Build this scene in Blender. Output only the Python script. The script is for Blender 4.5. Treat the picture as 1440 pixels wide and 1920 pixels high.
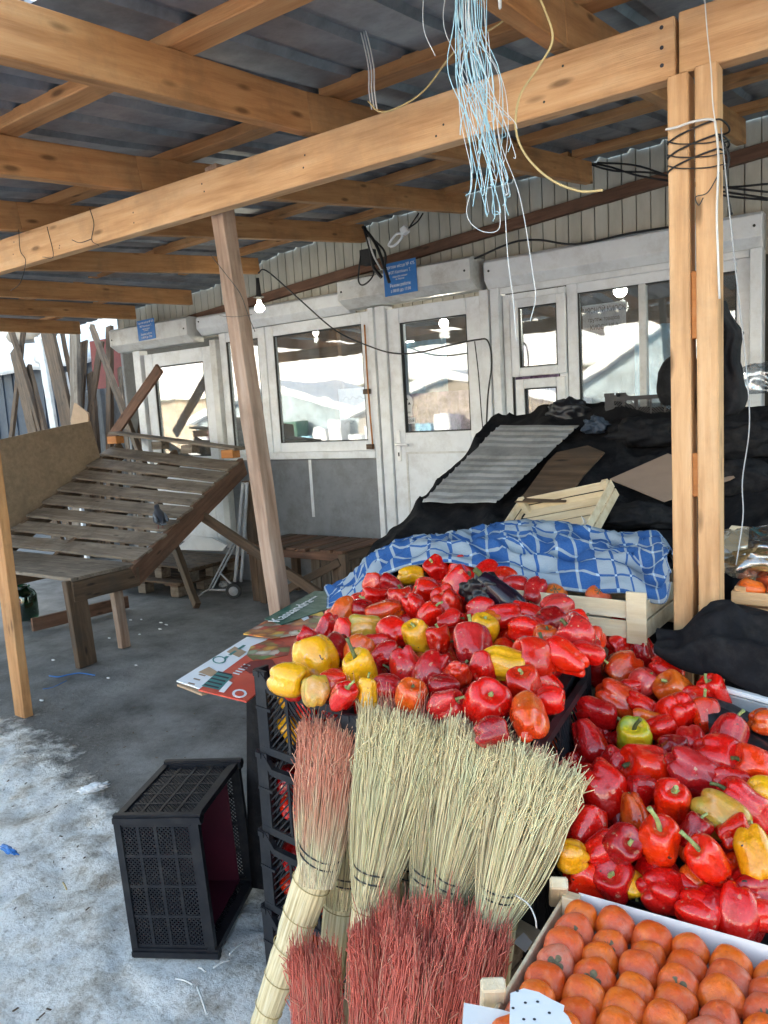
import bpy, bmesh, math, random
from mathutils import Vector, Matrix, noise
random.seed(11)
R_ = math.radians
sc = bpy.context.scene
for o in list(bpy.data.objects): bpy.data.objects.remove(o)
COL = sc.collection

# ------------------------------------------------------------------ camera
H = 1.5; FPX = 1440.0
_p, _r, _y = R_(7.5), R_(3.4), R_(35.5)
CF = Vector((-math.sin(_y)*math.cos(_p), math.cos(_y)*math.cos(_p), -math.sin(_p)))
_R0 = Vector((math.cos(_y), math.sin(_y), 0)); _U0 = _R0.cross(CF)
CR = _R0*math.cos(_r) - _U0*math.sin(_r); CU = _U0*math.cos(_r) + _R0*math.sin(_r)
cam = bpy.data.cameras.new('camera'); cam.sensor_fit = 'VERTICAL'; cam.sensor_height = 36; cam.sensor_width = 27
cam.lens = 36*FPX/1920; cam.clip_start = .05; cam.clip_end = 600
co = bpy.data.objects.new('camera', cam); COL.objects.link(co)
M = Matrix.Identity(4)
for i in range(3):
    M[i][0] = CR[i]; M[i][1] = CU[i]; M[i][2] = -CF[i]
M[2][3] = H
co.matrix_world = M; sc.camera = co
# ------------------------------------------------------------------ light
w = bpy.data.worlds.new('World'); sc.world = w; w.use_nodes = True
nt = w.node_tree; bg = nt.nodes['Background']
sky = nt.nodes.new('ShaderNodeTexSky'); sky.sky_type = 'NISHITA'; sky.sun_disc = False
sky.sun_elevation = R_(17); sky.sun_rotation = R_(-20); sky.air_density = 1.0; sky.dust_density = 3.0; sky.ozone_density = .6
nt.links.new(sky.outputs[0], bg.inputs[0]); bg.inputs[1].default_value = .15
sl = bpy.data.lights.new('sun', 'SUN'); sl.energy = 2.0; sl.angle = R_(.6); sl.color = (1, .95, .88)
so = bpy.data.objects.new('sun', sl); COL.objects.link(so)
sd = Vector((-math.sin(R_(20))*math.cos(R_(17)), math.cos(R_(20))*math.cos(R_(17)), math.sin(R_(17))))
so.rotation_euler = sd.to_track_quat('Z', 'Y').to_euler()
sc.view_settings.view_transform = 'Standard'; sc.view_settings.look = 'None'; sc.view_settings.gamma = 1
sc.view_settings.exposure = 2.78
sc.view_settings.use_white_balance = True; sc.view_settings.white_balance_temperature = 7200; sc.view_settings.white_balance_tint = 5
sc.render.engine = 'CYCLES'
sc.cycles.max_bounces = 10; sc.cycles.transparent_max_bounces = 24

# ------------------------------------------------------------------ finding points on real planes
CAM = Vector((0, 0, H))
def ray(x, y): return CF + CR*((x-720)/FPX) - CU*((y-960)/FPX)
def onZ(x, y, z): d = ray(x, y); return CAM + d*((z-H)/d.z)
def onY(x, y, Y): d = ray(x, y); return CAM + d*(Y/d.y)
def onX(x, y, X): d = ray(x, y); return CAM + d*(X/d.x)
def onP(x, y, z0, Y0, s):            # plane z = z0 + s*(Y-Y0)
    d = ray(x, y); t = (z0-s*Y0-H)/(d.z-s*d.y); return CAM + d*t

# ------------------------------------------------------------------ materials
MATS = {}
def nodes(name):
    m = bpy.data.materials.new(name); m.use_nodes = True
    t = m.node_tree; b = t.nodes['Principled BSDF']
    MATS[name] = m
    return m, t, b
def N(t, k, **kw):
    n = t.nodes.new(k)
    for a, v in kw.items():
        if a.startswith('i_'):
            n.inputs[int(a[2:])].default_value = v
        else: setattr(n, a, v)
    return n
def ramp(t, fac, stops):
    r = N(t, 'ShaderNodeValToRGB'); e = r.color_ramp.elements
    while len(e) < len(stops): e.new(.5)
    for k, (p, c) in enumerate(stops): e[k].position = p; e[k].color = (*c, 1)
    t.links.new(fac, r.inputs[0]); return r.outputs[0]
def mix(t, fac, a, b, mode='MIX'):
    m = N(t, 'ShaderNodeMix', data_type='RGBA', blend_type=mode)
    for k, v in ((0, fac), (6, a), (7, b)):
        if hasattr(v, 'links'): t.links.new(v, m.inputs[k])
        elif k == 0: m.inputs[0].default_value = v
        else: m.inputs[k].default_value = (*v, 1)
    return m.outputs[2]
def math_(t, op, a, b=None, c=None):
    m = N(t, 'ShaderNodeMath', operation=op)
    for k, v in ((0, a), (1, b), (2, c)):
        if v is None: continue
        if hasattr(v, 'links'): t.links.new(v, m.inputs[k])
        else: m.inputs[k].default_value = v
    return m.outputs[0]
def coords(t, scale=(1, 1, 1), kind='Object', rnd=True):
    tc = N(t, 'ShaderNodeTexCoord'); mp = N(t, 'ShaderNodeMapping'); mp.inputs[3].default_value = scale
    src = tc.outputs[kind]
    if rnd:
        oi = N(t, 'ShaderNodeObjectInfo'); cm = N(t, 'ShaderNodeVectorMath', operation='SCALE')
        cm.inputs[0].default_value = (7.3, 3.1, 5.7); t.links.new(oi.outputs['Random'], cm.inputs['Scale'])
        ad = N(t, 'ShaderNodeVectorMath', operation='ADD'); t.links.new(src, ad.inputs[0]); t.links.new(cm.outputs[0], ad.inputs[1]); src = ad.outputs[0]
    t.links.new(src, mp.inputs[0]); return mp.outputs[0]
def noi(t, vec, scale, detail=4, rough=.6, out=0):
    n = N(t, 'ShaderNodeTexNoise'); n.inputs['Scale'].default_value = scale; n.inputs['Detail'].default_value = detail; n.inputs['Roughness'].default_value = rough
    t.links.new(vec, n.inputs['Vector']); return n.outputs[out]
def bump(t, b, h, strength=.3, dist=.01):
    n = N(t, 'ShaderNodeBump'); n.inputs['Strength'].default_value = strength; n.inputs['Distance'].default_value = dist
    t.links.new(h, n.inputs['Height']); t.links.new(n.outputs[0], b.inputs['Normal'])
def C(b, t, col):
    if hasattr(col, 'links'): t.links.new(col, b.inputs['Base Color'])
    else: b.inputs['Base Color'].default_value = (*col, 1)

def wood(name, dark, mid, light, grime=(.1, .09, .08), grime_amt=.3, rough=.65, knots=True):
    m, t, b = nodes(name)
    v = coords(t, (1.2, 14, 14)); v2 = coords(t, (1, 1, 1)); v3 = coords(t, (4, 14, 14))
    n1 = noi(t, v, 2.2, 6, .62)
    c = ramp(t, n1, [(.28, dark), (.5, mid), (.72, light)])
    fine = noi(t, coords(t, (3, 110, 110)), 3, 3, .6)
    c = mix(t, math_(t, 'MULTIPLY', fine, .35), c, dark)
    if knots:
        vo = N(t, 'ShaderNodeTexVoronoi'); vo.inputs['Scale'].default_value = 1.0; t.links.new(v3, vo.inputs['Vector'])
        k = ramp(t, vo.outputs['Distance'], [(.07, (1, 1, 1)), (.17, (0, 0, 0))])
        c = mix(t, math_(t, 'MULTIPLY', k, .8), c, tuple(x*.35 for x in dark))
    g = ramp(t, noi(t, v2, 4.5, 7, .7), [(.48, (0, 0, 0)), (.7, (1, 1, 1))])
    c = mix(t, math_(t, 'MULTIPLY', g, grime_amt), c, grime)
    C(b, t, c); b.inputs['Roughness'].default_value = rough
    b.inputs['Specular IOR Level'].default_value = .3
    bump(t, b, math_(t, 'ADD', n1, fine), .35, .004)
    return m
wood('pine', (.33, .145, .055), (.52, .26, .11), (.62, .355, .165), (.16, .10, .055), .5)
wood('pine_pale', (.43, .225, .10), (.64, .385, .20), (.74, .50, .295), (.30, .2, .12), .4)
wood('wood_old', (.05, .032, .02), (.11, .068, .042), (.18, .12, .078), (.05, .045, .04), .6)
wood('wood_grey', (.10, .075, .055), (.20, .16, .125), (.32, .27, .215), (.055, .04, .03), .75)
wood('wood_greybrown', (.20, .12, .08), (.34, .23, .17), (.47, .36, .29), (.15, .11, .08), .5)
wood('wood_red', (.08, .04, .024), (.16, .08, .05), (.24, .13, .085), (.06, .04, .03), .6)
wood('poplar', (.55, .42, .26), (.72, .60, .42), (.82, .74, .58), (.45, .33, .2), .3, .6, False)
wood('plywood', (.19, .135, .09), (.25, .18, .12), (.30, .22, .15), (.10, .075, .05), .5, .6, False)
wood('wood_orange', (.35, .12, .035), (.50, .20, .06), (.56, .25, .09), (.2, .1, .05), .2)

def plain(name, col, rough=.6, metal=0, spec=.5, var=.15, nscale=9, bmp=0, grime=None, coat=0, gamt=.5, gsc=6):
    m, t, b = nodes(name)
    v = coords(t)
    n = noi(t, v, nscale, 5, .65)
    lo = tuple(x*(1-var) for x in col); hi = tuple(min(1, x*(1+var)) for x in col)
    c = ramp(t, n, [(.3, lo), (.7, hi)])
    if grime:
        g = ramp(t, noi(t, v, gsc, 8, .75), [(.47, (0, 0, 0)), (.68, (1, 1, 1))])
        c = mix(t, math_(t, 'MULTIPLY', g, gamt), c, grime)
    C(b, t, c)
    b.inputs['Roughness'].default_value = rough; b.inputs['Metallic'].default_value = metal
    b.inputs['Specular IOR Level'].default_value = spec; b.inputs['Coat Weight'].default_value = coat
    if bmp: bump(t, b, noi(t, v, nscale*4, 4, .6), bmp, .003)
    return m
plain('pvc', (.74, .77, .80), .45, grime=(.32, .29, .25), gamt=.35, var=.05, gsc=5)
plain('pvc_dirty', (.62, .63, .62), .5, grime=(.24, .2, .16), gamt=.6, var=.08, gsc=4)
plain('sheet_metal', (.20, .22, .25), .45, .3, grime=(.40, .43, .46), gamt=.45, var=.35, gsc=3.5, bmp=.1)
plain('tin', (.42, .43, .43), .38, .45, var=.2, grime=(.15, .14, .12), gamt=.5)
plain('grey_panel', (.20, .215, .235), .6, grime=(.10, .10, .10), gamt=.6, var=.12, gsc=4)
plain('black_plastic', (.010, .011, .015), .40, spec=.35, var=.3, nscale=20, grime=(.07, .065, .06), gamt=.30, gsc=14)
plain('black_film', (.012, .012, .015), .38, var=.2)
plain('maroon_cast', (.06, .006, .018), .4)  # reddish glow inside the overturned crate, put into a colour
plain('black_cloth', (.008, .008, .010), .8, spec=.18, var=.4, nscale=30, bmp=.4, grime=(.05, .048, .045), gamt=.35, gsc=11)
plain('rubber', (.03, .03, .03), .8)
plain('paint_grey', (.36, .38, .40), .5, grime=(.15, .12, .1))
plain('cable', (.012, .012, .013), .5)
plain('cable_white', (.62, .62, .60), .5)
plain('twine_blue', (.36, .60, .70), .5, var=.35, nscale=3)
plain('twine_white', (.62, .66, .68), .5)
plain('rope_tan', (.50, .38, .18), .8)
plain('wire', (.03, .028, .025), .5)
plain('sign_blue', (.015, .16, .48), .45, var=.1)
plain('white', (.80, .81, .82), .6, var=.04)
plain('paper', (.76, .78, .80), .8, var=.05, grime=(.6, .55, .5), gamt=.3)
plain('ink', (.03, .03, .04), .7)
plain('card_brown', (.40, .27, .17), .8, var=.12, bmp=.1)
plain('card_tan', (.30, .21, .155), .85, var=.08)
plain('print_red', (.58, .055, .03), .45, var=.1, grime=(.62, .2, .12), gamt=.4, gsc=12)
plain('print_green', (.02, .11, .075), .5, grime=(.3, .4, .36), gamt=.35, gsc=16)
plain('print_teal', (.03, .20, .19), .5)
plain('print_yellow', (.72, .48, .08), .5, grime=(.75, .25, .05), gamt=.6, gsc=20)
plain('stem_green', (.30, .36, .13), .55, var=.5, nscale=5)
plain('stem_dark', (.09, .11, .035), .6, var=.5, nscale=5)
plain('calyx', (.15, .125, .07), .8, var=.4, nscale=5)
plain('seeds', (.40, .25, .09), .8, var=.6, nscale=90)
plain('dirt_white', (.70, .71, .72), .8)
plain('teal_paint', (.02, .20, .24), .5)
plain('dark_blue', (.03, .045, .07), .6, grime=(.06, .08, .1))
plain('dark_red', (.18, .02, .02), .6)
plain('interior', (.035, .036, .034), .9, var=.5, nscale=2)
plain('curtain', (.26, .48, .62), .8, var=.35, nscale=5)
plain('floral', (.30, .22, .36), .8, var=.8, nscale=14)
plain('pigeon_grey', (.10, .12, .15), .7, var=.3, nscale=30)
plain('pigeon_dark', (.03, .035, .05), .6)
plain('pigeon_pale', (.30, .33, .36), .7)
plain('litter', (.72, .74, .76), .6)
plain('opp_red', (.26, .09, .08), .6, var=.4, nscale=2); plain('opp_blue', (.30, .38, .44), .6, var=.4, nscale=2); plain('opp_tan', (.30, .26, .22), .6, var=.4, nscale=2)

m, t, b = nodes('print_fruit'); v = coords(t, rnd=False)
vo = N(t, 'ShaderNodeTexVoronoi'); vo.inputs['Scale'].default_value = 26; wv = N(t, 'ShaderNodeVectorMath', operation='ADD'); t.links.new(v, wv.inputs[0])
nn = N(t, 'ShaderNodeVectorMath', operation='SCALE'); nn.inputs['Scale'].default_value = .05; t.links.new(noi(t, v, 14, 4, .6, 1), nn.inputs[0]); t.links.new(nn.outputs[0], wv.inputs[1]); t.links.new(wv.outputs[0], vo.inputs['Vector'])
sp_c = N(t, 'ShaderNodeSeparateColor'); t.links.new(vo.outputs['Color'], sp_c.inputs[0])
c = ramp(t, sp_c.outputs[0], [(.0, (.50, .05, .03)), (.25, (.62, .08, .03)), (.42, (.74, .45, .08)), (.55, (.30, .03, .03)), (.68, (.75, .68, .55)), (.8, (.10, .22, .06)), (.92, (.60, .25, .08))])
c = mix(t, ramp(t, vo.outputs['Distance'], [(.25, (0, 0, 0)), (.75, (.7, .7, .7))]), c, (.14, .02, .02)); C(b, t, c); b.inputs['Roughness'].default_value = .45
# eggplant
m, t, b = nodes('aubergine'); C(b, t, (.012, .004, .012)); b.inputs['Roughness'].default_value = .2
# cladding: narrow vertical beige boards
m, t, b = nodes('cladding')
v = coords(t, rnd=False); sx = N(t, 'ShaderNodeSeparateXYZ'); t.links.new(v, sx.inputs[0])
c = ramp(t, noi(t, coords(t, (1, 1, .25), rnd=False), 5, 6, .7), [(.3, (.36, .34, .28)), (.55, (.50, .48, .41)), (.75, (.57, .56, .50))])
C(b, t, c); b.inputs['Roughness'].default_value = .7
# snow + concrete ground
m, t, b = nodes('ground')
v = coords(t, rnd=False); sx = N(t, 'ShaderNodeSeparateXYZ'); t.links.new(v, sx.inputs[0])
edge = noi(t, v, 1.6, 8, .65); edge2 = noi(t, v, 9, 8, .7)
e = math_(t, 'ADD', sx.outputs[1], math_(t, 'MULTIPLY', math_(t, 'SUBTRACT', edge, .5), .9))
e = math_(t, 'ADD', e, math_(t, 'MULTIPLY', math_(t, 'SUBTRACT', edge2, .5), .5))
e = math_(t, 'ADD', e, math_(t, 'MULTIPLY', math_(t, 'ADD', sx.outputs[0], 3.2), .16))
mask = ramp(t, e, [(.0, (1, 1, 1)), (1, (0, 0, 0))])
mr = N(t, 'ShaderNodeMapRange'); mr.inputs[1].default_value = 1.74; mr.inputs[2].default_value = 1.88; mr.inputs[3].default_value = 1; mr.inputs[4].default_value = 0
t.links.new(e, mr.inputs[0]); snowm = mr.outputs[0]
conc = ramp(t, noi(t, v, 2.2, 9, .68), [(.34, (.07, .068, .066)), (.47, (.16, .158, .155)), (.64, (.27, .268, .262))])
wet = N(t, 'ShaderNodeMapRange'); wet.inputs[1].default_value = 1.7; wet.inputs[2].default_value = 2.45; wet.inputs[3].default_value = 1; wet.inputs[4].default_value = 0
t.links.new(math_(t, 'ADD', e, math_(t, 'MULTIPLY', math_(t, 'SUBTRACT', edge, .5), 1.4)), wet.inputs[0])
sp = ramp(t, noi(t, v, 55, 5, .7), [(.42, (.035, .033, .03)), (.62, (.10, .095, .09)), (.72, (.28, .28, .29))])
conc = mix(t, math_(t, 'MULTIPLY', wet.outputs[0], .85), conc, sp)
sn = ramp(t, noi(t, v, 7, 10, .74), [(.34, (.36, .30, .24)), (.43, (.66, .62, .57)), (.52, (.90, .89, .87)), (.7, (.93, .93, .92))])
sn2 = ramp(t, noi(t, v, 38, 8, .75), [(.30, (.30, .26, .22)), (.40, (.74, .72, .70)), (.48, (1, 1, 1))])
sn = mix(t, .85, sn, sn2, 'MULTIPLY')
sn3 = ramp(t, noi(t, v, 130, 6, .8), [(.31, (.40, .34, .30)), (.40, (.88, .87, .86)), (.5, (1, 1, 1))]); sn = mix(t, .9, sn, sn3, 'MULTIPLY')
sn4 = ramp(t, noi(t, v, 2.6, 5, .7), [(.34, (.74, .69, .64)), (.46, (1, 1, 1))]); sn = mix(t, .9, sn, sn4, 'MULTIPLY')
far = N(t, 'ShaderNodeMapRange'); far.inputs[1].default_value = -.5; far.inputs[2].default_value = -3.5; far.inputs[3].default_value = 0; far.inputs[4].default_value = 1
t.links.new(sx.outputs[1], far.inputs[0])
sn = mix(t, far.outputs[0], sn, (.78, .80, .83))
C(b, t, mix(t, snowm, conc, sn)); b.inputs['Roughness'].default_value = .6
hh = math_(t, 'ADD', math_(t, 'MULTIPLY', noi(t, v, 32, 9, .78), 1.5), math_(t, 'MULTIPLY', noi(t, v, 5, 4, .6), 1.5))
bump(t, b, math_(t, 'MULTIPLY', hh, math_(t, 'ADD', .25, snowm)), .7, .02)
# snow
m, t, b = nodes('snow')
v = coords(t, rnd=False)
C(b, t, ramp(t, noi(t, v, 3, 6, .7), [(.3, (.62, .66, .72)), (.6, (.80, .83, .86))])); b.inputs['Roughness'].default_value = .7
bump(t, b, noi(t, v, 8, 5, .6), .5, .03)
# glass
def glass(name, fac, tint):
    m, t, b = nodes(name); t.nodes.remove(b)
    out = t.nodes['Material Output']
    tr = N(t, 'ShaderNodeBsdfTransparent'); tr.inputs[0].default_value = (*tint, 1)
    gl = N(t, 'ShaderNodeBsdfGlossy'); gl.inputs[0].default_value = (.95, .97, 1, 1); gl.inputs[1].default_value = .02
    lw = N(t, 'ShaderNodeLayerWeight'); lw.inputs[0].default_value = .35
    f = math_(t, 'ADD', math_(t, 'MULTIPLY', lw.outputs['Facing'], .35), fac)
    if fac == .12:
        vv_ = coords(t, (1, 1, 1), rnd=False); nb = N(t, 'ShaderNodeBump'); nb.inputs['Strength'].default_value = .10; nb.inputs['Distance'].default_value = .006
        t.links.new(noi(t, vv_, 3.5, 2, .5), nb.inputs['Height']); t.links.new(nb.outputs[0], gl.inputs['Normal'])
        df = N(t, 'ShaderNodeBsdfDiffuse'); df.inputs[0].default_value = (.5, .52, .54, 1); m2 = N(t, 'ShaderNodeMixShader')
        fd = ramp(t, noi(t, coords(t, (1, 1, .5), rnd=False), 7, 8, .75), [(.4, (.02, .02, .02)), (.7, (.22, .22, .22))])
        t.links.new(fd, m2.inputs[0]); t.links.new(tr.outputs[0], m2.inputs[1]); t.links.new(df.outputs[0], m2.inputs[2]); tr = m2
    mx = N(t, 'ShaderNodeMixShader'); t.links.new(f, mx.inputs[0]); t.links.new(tr.outputs[0], mx.inputs[1]); t.links.new(gl.outputs[0], mx.inputs[2])
    t.links.new(mx.outputs[0], out.inputs[0]); return m
glass('glass', .12, (.88, .91, .93)); glass('glass_green', .10, (.10, .35, .22)); glass('clear_film', .22, (.82, .85, .87))
# lamps
def emit(name, col, s):
    m, t, b = nodes(name); b.inputs['Emission Color'].default_value = (*col, 1); b.inputs['Emission Strength'].default_value = s
    C(b, t, (.8, .8, .8)); return m
emit('bulb_lit', (1, .95, .82), 9); emit('lamp_inside', (1, .97, .9), 7)
# peppers
def pepper_mat(name, stops, spots=.5, rough=.23):
    m, t, b = nodes(name)
    v = coords(t); oi = N(t, 'ShaderNodeObjectInfo')
    n = noi(t, v, 1.3, 3, .6)
    f = math_(t, 'ADD', math_(t, 'MULTIPLY', n, .9), math_(t, 'MULTIPLY', math_(t, 'SUBTRACT', oi.outputs['Random'], .5), .5))
    c = ramp(t, f, stops)
    s = ramp(t, noi(t, v, 6, 3, .6), [(.66, (0, 0, 0)), (.68, (1, 1, 1))])
    c = mix(t, math_(t, 'MULTIPLY', s, spots), c, (.62, .36, .22))
    s2 = ramp(t, noi(t, coords(t, (1, 1, 1)), 6.5, 2, .4), [(.745, (0, 0, 0)), (.755, (1, 1, 1))])
    c = mix(t, s2, c, (.03, .02, .01))
    C(b, t, c)
    rr = ramp(t, noi(t, v, 3, 5, .7), [(.35, (rough*.7,)*3), (.7, (rough*1.9,)*3)])
    t.links.new(rr, b.inputs['Roughness']); b.inputs['Coat Weight'].default_value = 1; b.inputs['Coat Roughness'].default_value = .05; b.inputs['Specular IOR Level'].default_value = .25
    b.inputs['Subsurface Weight'].default_value = .08; b.inputs['Subsurface Radius'].default_value = (.02, .005, .003)
    b.inputs['Subsurface Scale'].default_value = .5
    wr = noi(t, v, 3.2, 3, .5)
    bump(t, b, math_(t, 'ADD', wr, math_(t, 'MULTIPLY', noi(t, v, 11, 3, .6), .22)), .55, .014)
    return m
pepper_mat('pepper_red', [(.2, (.60, .005, .004)), (.5, (.76, .010, .004)), (.8, (.78, .045, .005))])
pepper_mat('pepper_dark', [(.2, (.26, .003, .005)), (.5, (.46, .004, .006)), (.8, (.60, .008, .006))])
pepper_mat('pepper_pink', [(.2, (.46, .010, .012)), (.5, (.58, .022, .022)), (.8, (.64, .06, .05))], .9)
pepper_mat('pepper_orange', [(.25, (.58, .012, .004)), (.5, (.66, .040, .006)), (.75, (.70, .13, .012))])
pepper_mat('pepper_yellow', [(.2, (.78, .30, .008)), (.5, (.86, .42, .012)), (.85, (.80, .34, .02))], .6)
pepper_mat('pepper_mottled', [(.3, (.22, .22, .03)), (.48, (.48, .33, .04)), (.6, (.60, .28, .04)), (.75, (.62, .42, .25))], .9, .3)
pepper_mat('pepper_greenyellow', [(.36, (.12, .24, .02)), (.48, (.45, .42, .02)), (.6, (.78, .48, .02))], .3)
# persimmons
m, t, b = nodes('persimmon'); v = coords(t); oi = N(t, 'ShaderNodeObjectInfo')
f = math_(t, 'ADD', math_(t, 'MULTIPLY', noi(t, v, .9, 4, .6), .85), math_(t, 'MULTIPLY', math_(t, 'SUBTRACT', oi.outputs['Random'], .42), .62))
c = ramp(t, f, [(.18, (.66, .085, .010)), (.42, (.82, .17, .015)), (.68, (.66, .09, .02)), (.92, (.58, .20, .13))])
blm = ramp(t, noi(t, v, 2.4, 7, .75), [(.5, (0, 0, 0)), (.72, (1, 1, 1))])
c = mix(t, math_(t, 'MULTIPLY', blm, .30), c, (.62, .30, .22))
c = mix(t, ramp(t, noi(t, coords(t, (1, 1, 5)), 1.6, 5, .7), [(.56, (0, 0, 0)), (.66, (.55, .55, .55))]), c, (.42, .055, .02))
c = mix(t, ramp(t, noi(t, v, 5, 4, .7), [(.69, (0, 0, 0)), (.73, (.7, .7, .7))]), c, (.22, .05, .03))
C(b, t, c); b.inputs['Roughness'].default_value = .3; b.inputs['Subsurface Weight'].default_value = .1; b.inputs['Subsurface Scale'].default_value = .5
b.inputs['Subsurface Radius'].default_value = (.02, .007, .003)
bump(t, b, noi(t, v, 4, 5, .6), .3, .006)
# straw: v along the straw, u random per straw
def straw(name, base, tip, start, amt, green=0.0):
    m, t, b = nodes(name)
    uv = N(t, 'ShaderNodeUVMap'); s = N(t, 'ShaderNodeSeparateXYZ'); t.links.new(uv.outputs[0], s.inputs[0])
    c0 = ramp(t, s.outputs[0], [(.05, tuple(x*.5 for x in base)), (.35, base), (.7, tuple(min(.85, x*1.2) for x in base)), (.95, tuple(x*.85 for x in base))])
    if green:
        g = ramp(t, noi(t, coords(t, (9, 9, .6)), 2.2, 2, .5), [(.56, (0, 0, 0)), (.7, (1, 1, 1))])
        c0 = mix(t, math_(t, 'MULTIPLY', g, green), c0, (.22, .36, .24))
    mr = N(t, 'ShaderNodeMapRange'); mr.inputs[1].default_value = start; mr.inputs[2].default_value = min(1, start+.35)
    jit = math_(t, 'ADD', s.outputs[1], math_(t, 'MULTIPLY', math_(t, 'SUBTRACT', noi(t, coords(t, (14, 14, 1)), 2, 3, .6), .5), 1.0))
    t.links.new(jit, mr.inputs[0])
    tc_ = mix(t, s.outputs[0], tip, tuple(min(.8, x*1.35+.05) for x in tip))
    keep = N(t, 'ShaderNodeMapRange'); keep.inputs[1].default_value = .80; keep.inputs[2].default_value = .86; keep.inputs[3].default_value = 1; keep.inputs[4].default_value = .35; t.links.new(s.outputs[0], keep.inputs[0])
    C(b, t, mix(t, math_(t, 'MULTIPLY', math_(t, 'MULTIPLY', mr.outputs[0], amt), keep.outputs[0]), c0, tc_)); b.inputs['Roughness'].default_value = .6
    b.inputs['Specular IOR Level'].default_value = .3
    return m
straw('straw_pink', (.84, .68, .45), (.64, .20, .13), .22, .85)
straw('straw_cream', (.84, .69, .43), (.80, .62, .35), .6, .6, .25)
straw('straw_creamred', (.70, .57, .35), (.60, .20, .15), .50, .9)
straw('straw_crimson', (.64, .40, .27), (.62, .115, .085), .05, .86)
m, t, b = nodes('stalks')
v = coords(t, (40, 40, 1.2)); c = ramp(t, noi(t, v, 3, 3, .6), [(.3, (.46, .34, .17)), (.5, (.76, .64, .38)), (.68, (.84, .76, .54))])
C(b, t, c); b.inputs['Roughness'].default_value = .5; bump(t, b, noi(t, v, 6, 3, .6), .5, .004)
# checked blanket
m, t, b = nodes('blanket')
uv = N(t, 'ShaderNodeUVMap'); s = N(t, 'ShaderNodeSeparateXYZ'); t.links.new(uv.outputs[0], s.inputs[0])
def bands(coord, per, wid, off=0.):
    f = math_(t, 'FRACT', math_(t, 'ADD', math_(t, 'MULTIPLY', coord, 1/per), off))
    return math_(t, 'LESS_THAN', f, wid)
u_, v_ = s.outputs[0], s.outputs[1]
lu, lv = bands(u_, .056, .16), bands(v_, .070, .14)
bu, bv = bands(u_, .28, .40, .2), bands(v_, .35, .24, .35)
blue = math_(t, 'MODULO', math_(t, 'ADD', math_(t, 'MAXIMUM', bu, bv), math_(t, 'MAXIMUM', lu, lv)), 2.0)
both = math_(t, 'MULTIPLY', lu, lv)
c = mix(t, blue, (.30, .36, .42), (.005, .075, .28))
c = mix(t, both, c, (.42, .55, .68))
weave = noi(t, coords(t), 180, 2, .5)
c = mix(t, math_(t, 'MULTIPLY', weave, .25), c, (.2, .3, .42))
C(b, t, c); b.inputs['Roughness'].default_value = .9; bump(t, b, weave, .35, .003)
b.inputs['Specular IOR Level'].default_value = .2

# ------------------------------------------------------------------ object helpers
WM = {}
def tag(o, label=None, cat=None, group=None, kind=None):
    if label: o['label'] = label
    if cat: o['category'] = cat
    if group: o['group'] = group
    if kind: o['kind'] = kind
    return o
def link(o, parent=None, Mx=None):
    COL.objects.link(o); Mx = Mx or Matrix.Identity(4)
    if parent is not None:
        o.parent = parent; o.matrix_parent_inverse = WM[parent.name].inverted()
    o.matrix_basis = Mx; WM[o.name] = Mx.copy(); return o
def thing(name, label, cat, loc=(0, 0, 0), group=None, Mx=None):
    o = bpy.data.objects.new(name, None); o.empty_display_size = .05
    link(o, None, Mx or Matrix.Translation(loc)); return tag(o, label, cat, group)
def mesh_obj(name, bm, mat, parent=None, Mx=None, smooth=False):
    me = bpy.data.meshes.new(name); bm.to_mesh(me); bm.free()
    for mm in (mat if isinstance(mat, (list, tuple)) else [mat]): me.materials.append(MATS[mm])
    if smooth:
        for p in me.polygons: p.use_smooth = True
    return link(bpy.data.objects.new(name, me), parent, Mx)
def dup(root, Mx, label=None, group=None, mat=None):
    r = root.copy(); COL.objects.link(r); r.matrix_basis = Mx; WM[r.name] = Mx
    if label: r['label'] = label
    if group: r['group'] = group
    if mat and r.type == 'MESH':
        r.material_slots[0].link = 'OBJECT'; r.material_slots[0].material = MATS[mat]
    for ch in root.children:
        c = ch.copy(); COL.objects.link(c); c.parent = r
        for g in ch.children:
            d = g.copy(); COL.objects.link(d); d.parent = c
    return r
def bbox(bm, x0, x1, y0, y1, z0, z1, bev=0):
    vs = [bm.verts.new((x, y, z)) for x in (x0, x1) for y in (y0, y1) for z in (z0, z1)]
    for f in ((0, 1, 3, 2), (4, 6, 7, 5), (0, 4, 5, 1), (2, 3, 7, 6), (0, 2, 6, 4), (1, 5, 7, 3)):
        bm.faces.new([vs[i] for i in f])
    return vs
def bevel(bm, r):
    if r: bmesh.ops.bevel(bm, geom=bm.edges[:], offset=r, segments=1, affect='EDGES')
def box(name, x0, x1, y0, y1, z0, z1, mat, parent=None, bev=.004, Mx=None):
    bm = bmesh.new(); bbox(bm, x0, x1, y0, y1, z0, z1); bmesh.ops.recalc_face_normals(bm, faces=bm.faces[:]); bevel(bm, bev)
    return mesh_obj(name, bm, mat, parent, Mx)
def beam_M(p1, p2, up=(0, 0, 1)):
    p1, p2 = Vector(p1), Vector(p2); x = (p2-p1).normalized(); up = Vector(up)
    y = up.cross(x)
    if y.length < 1e-4: y = Vector((0, 1, 0)).cross(x)
    y.normalize(); z = x.cross(y)
    Mx = Matrix.Identity(4)
    for i in range(3): Mx[i][0], Mx[i][1], Mx[i][2], Mx[i][3] = x[i], y[i], z[i], p1[i]
    return Mx, (p2-p1).length
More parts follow.
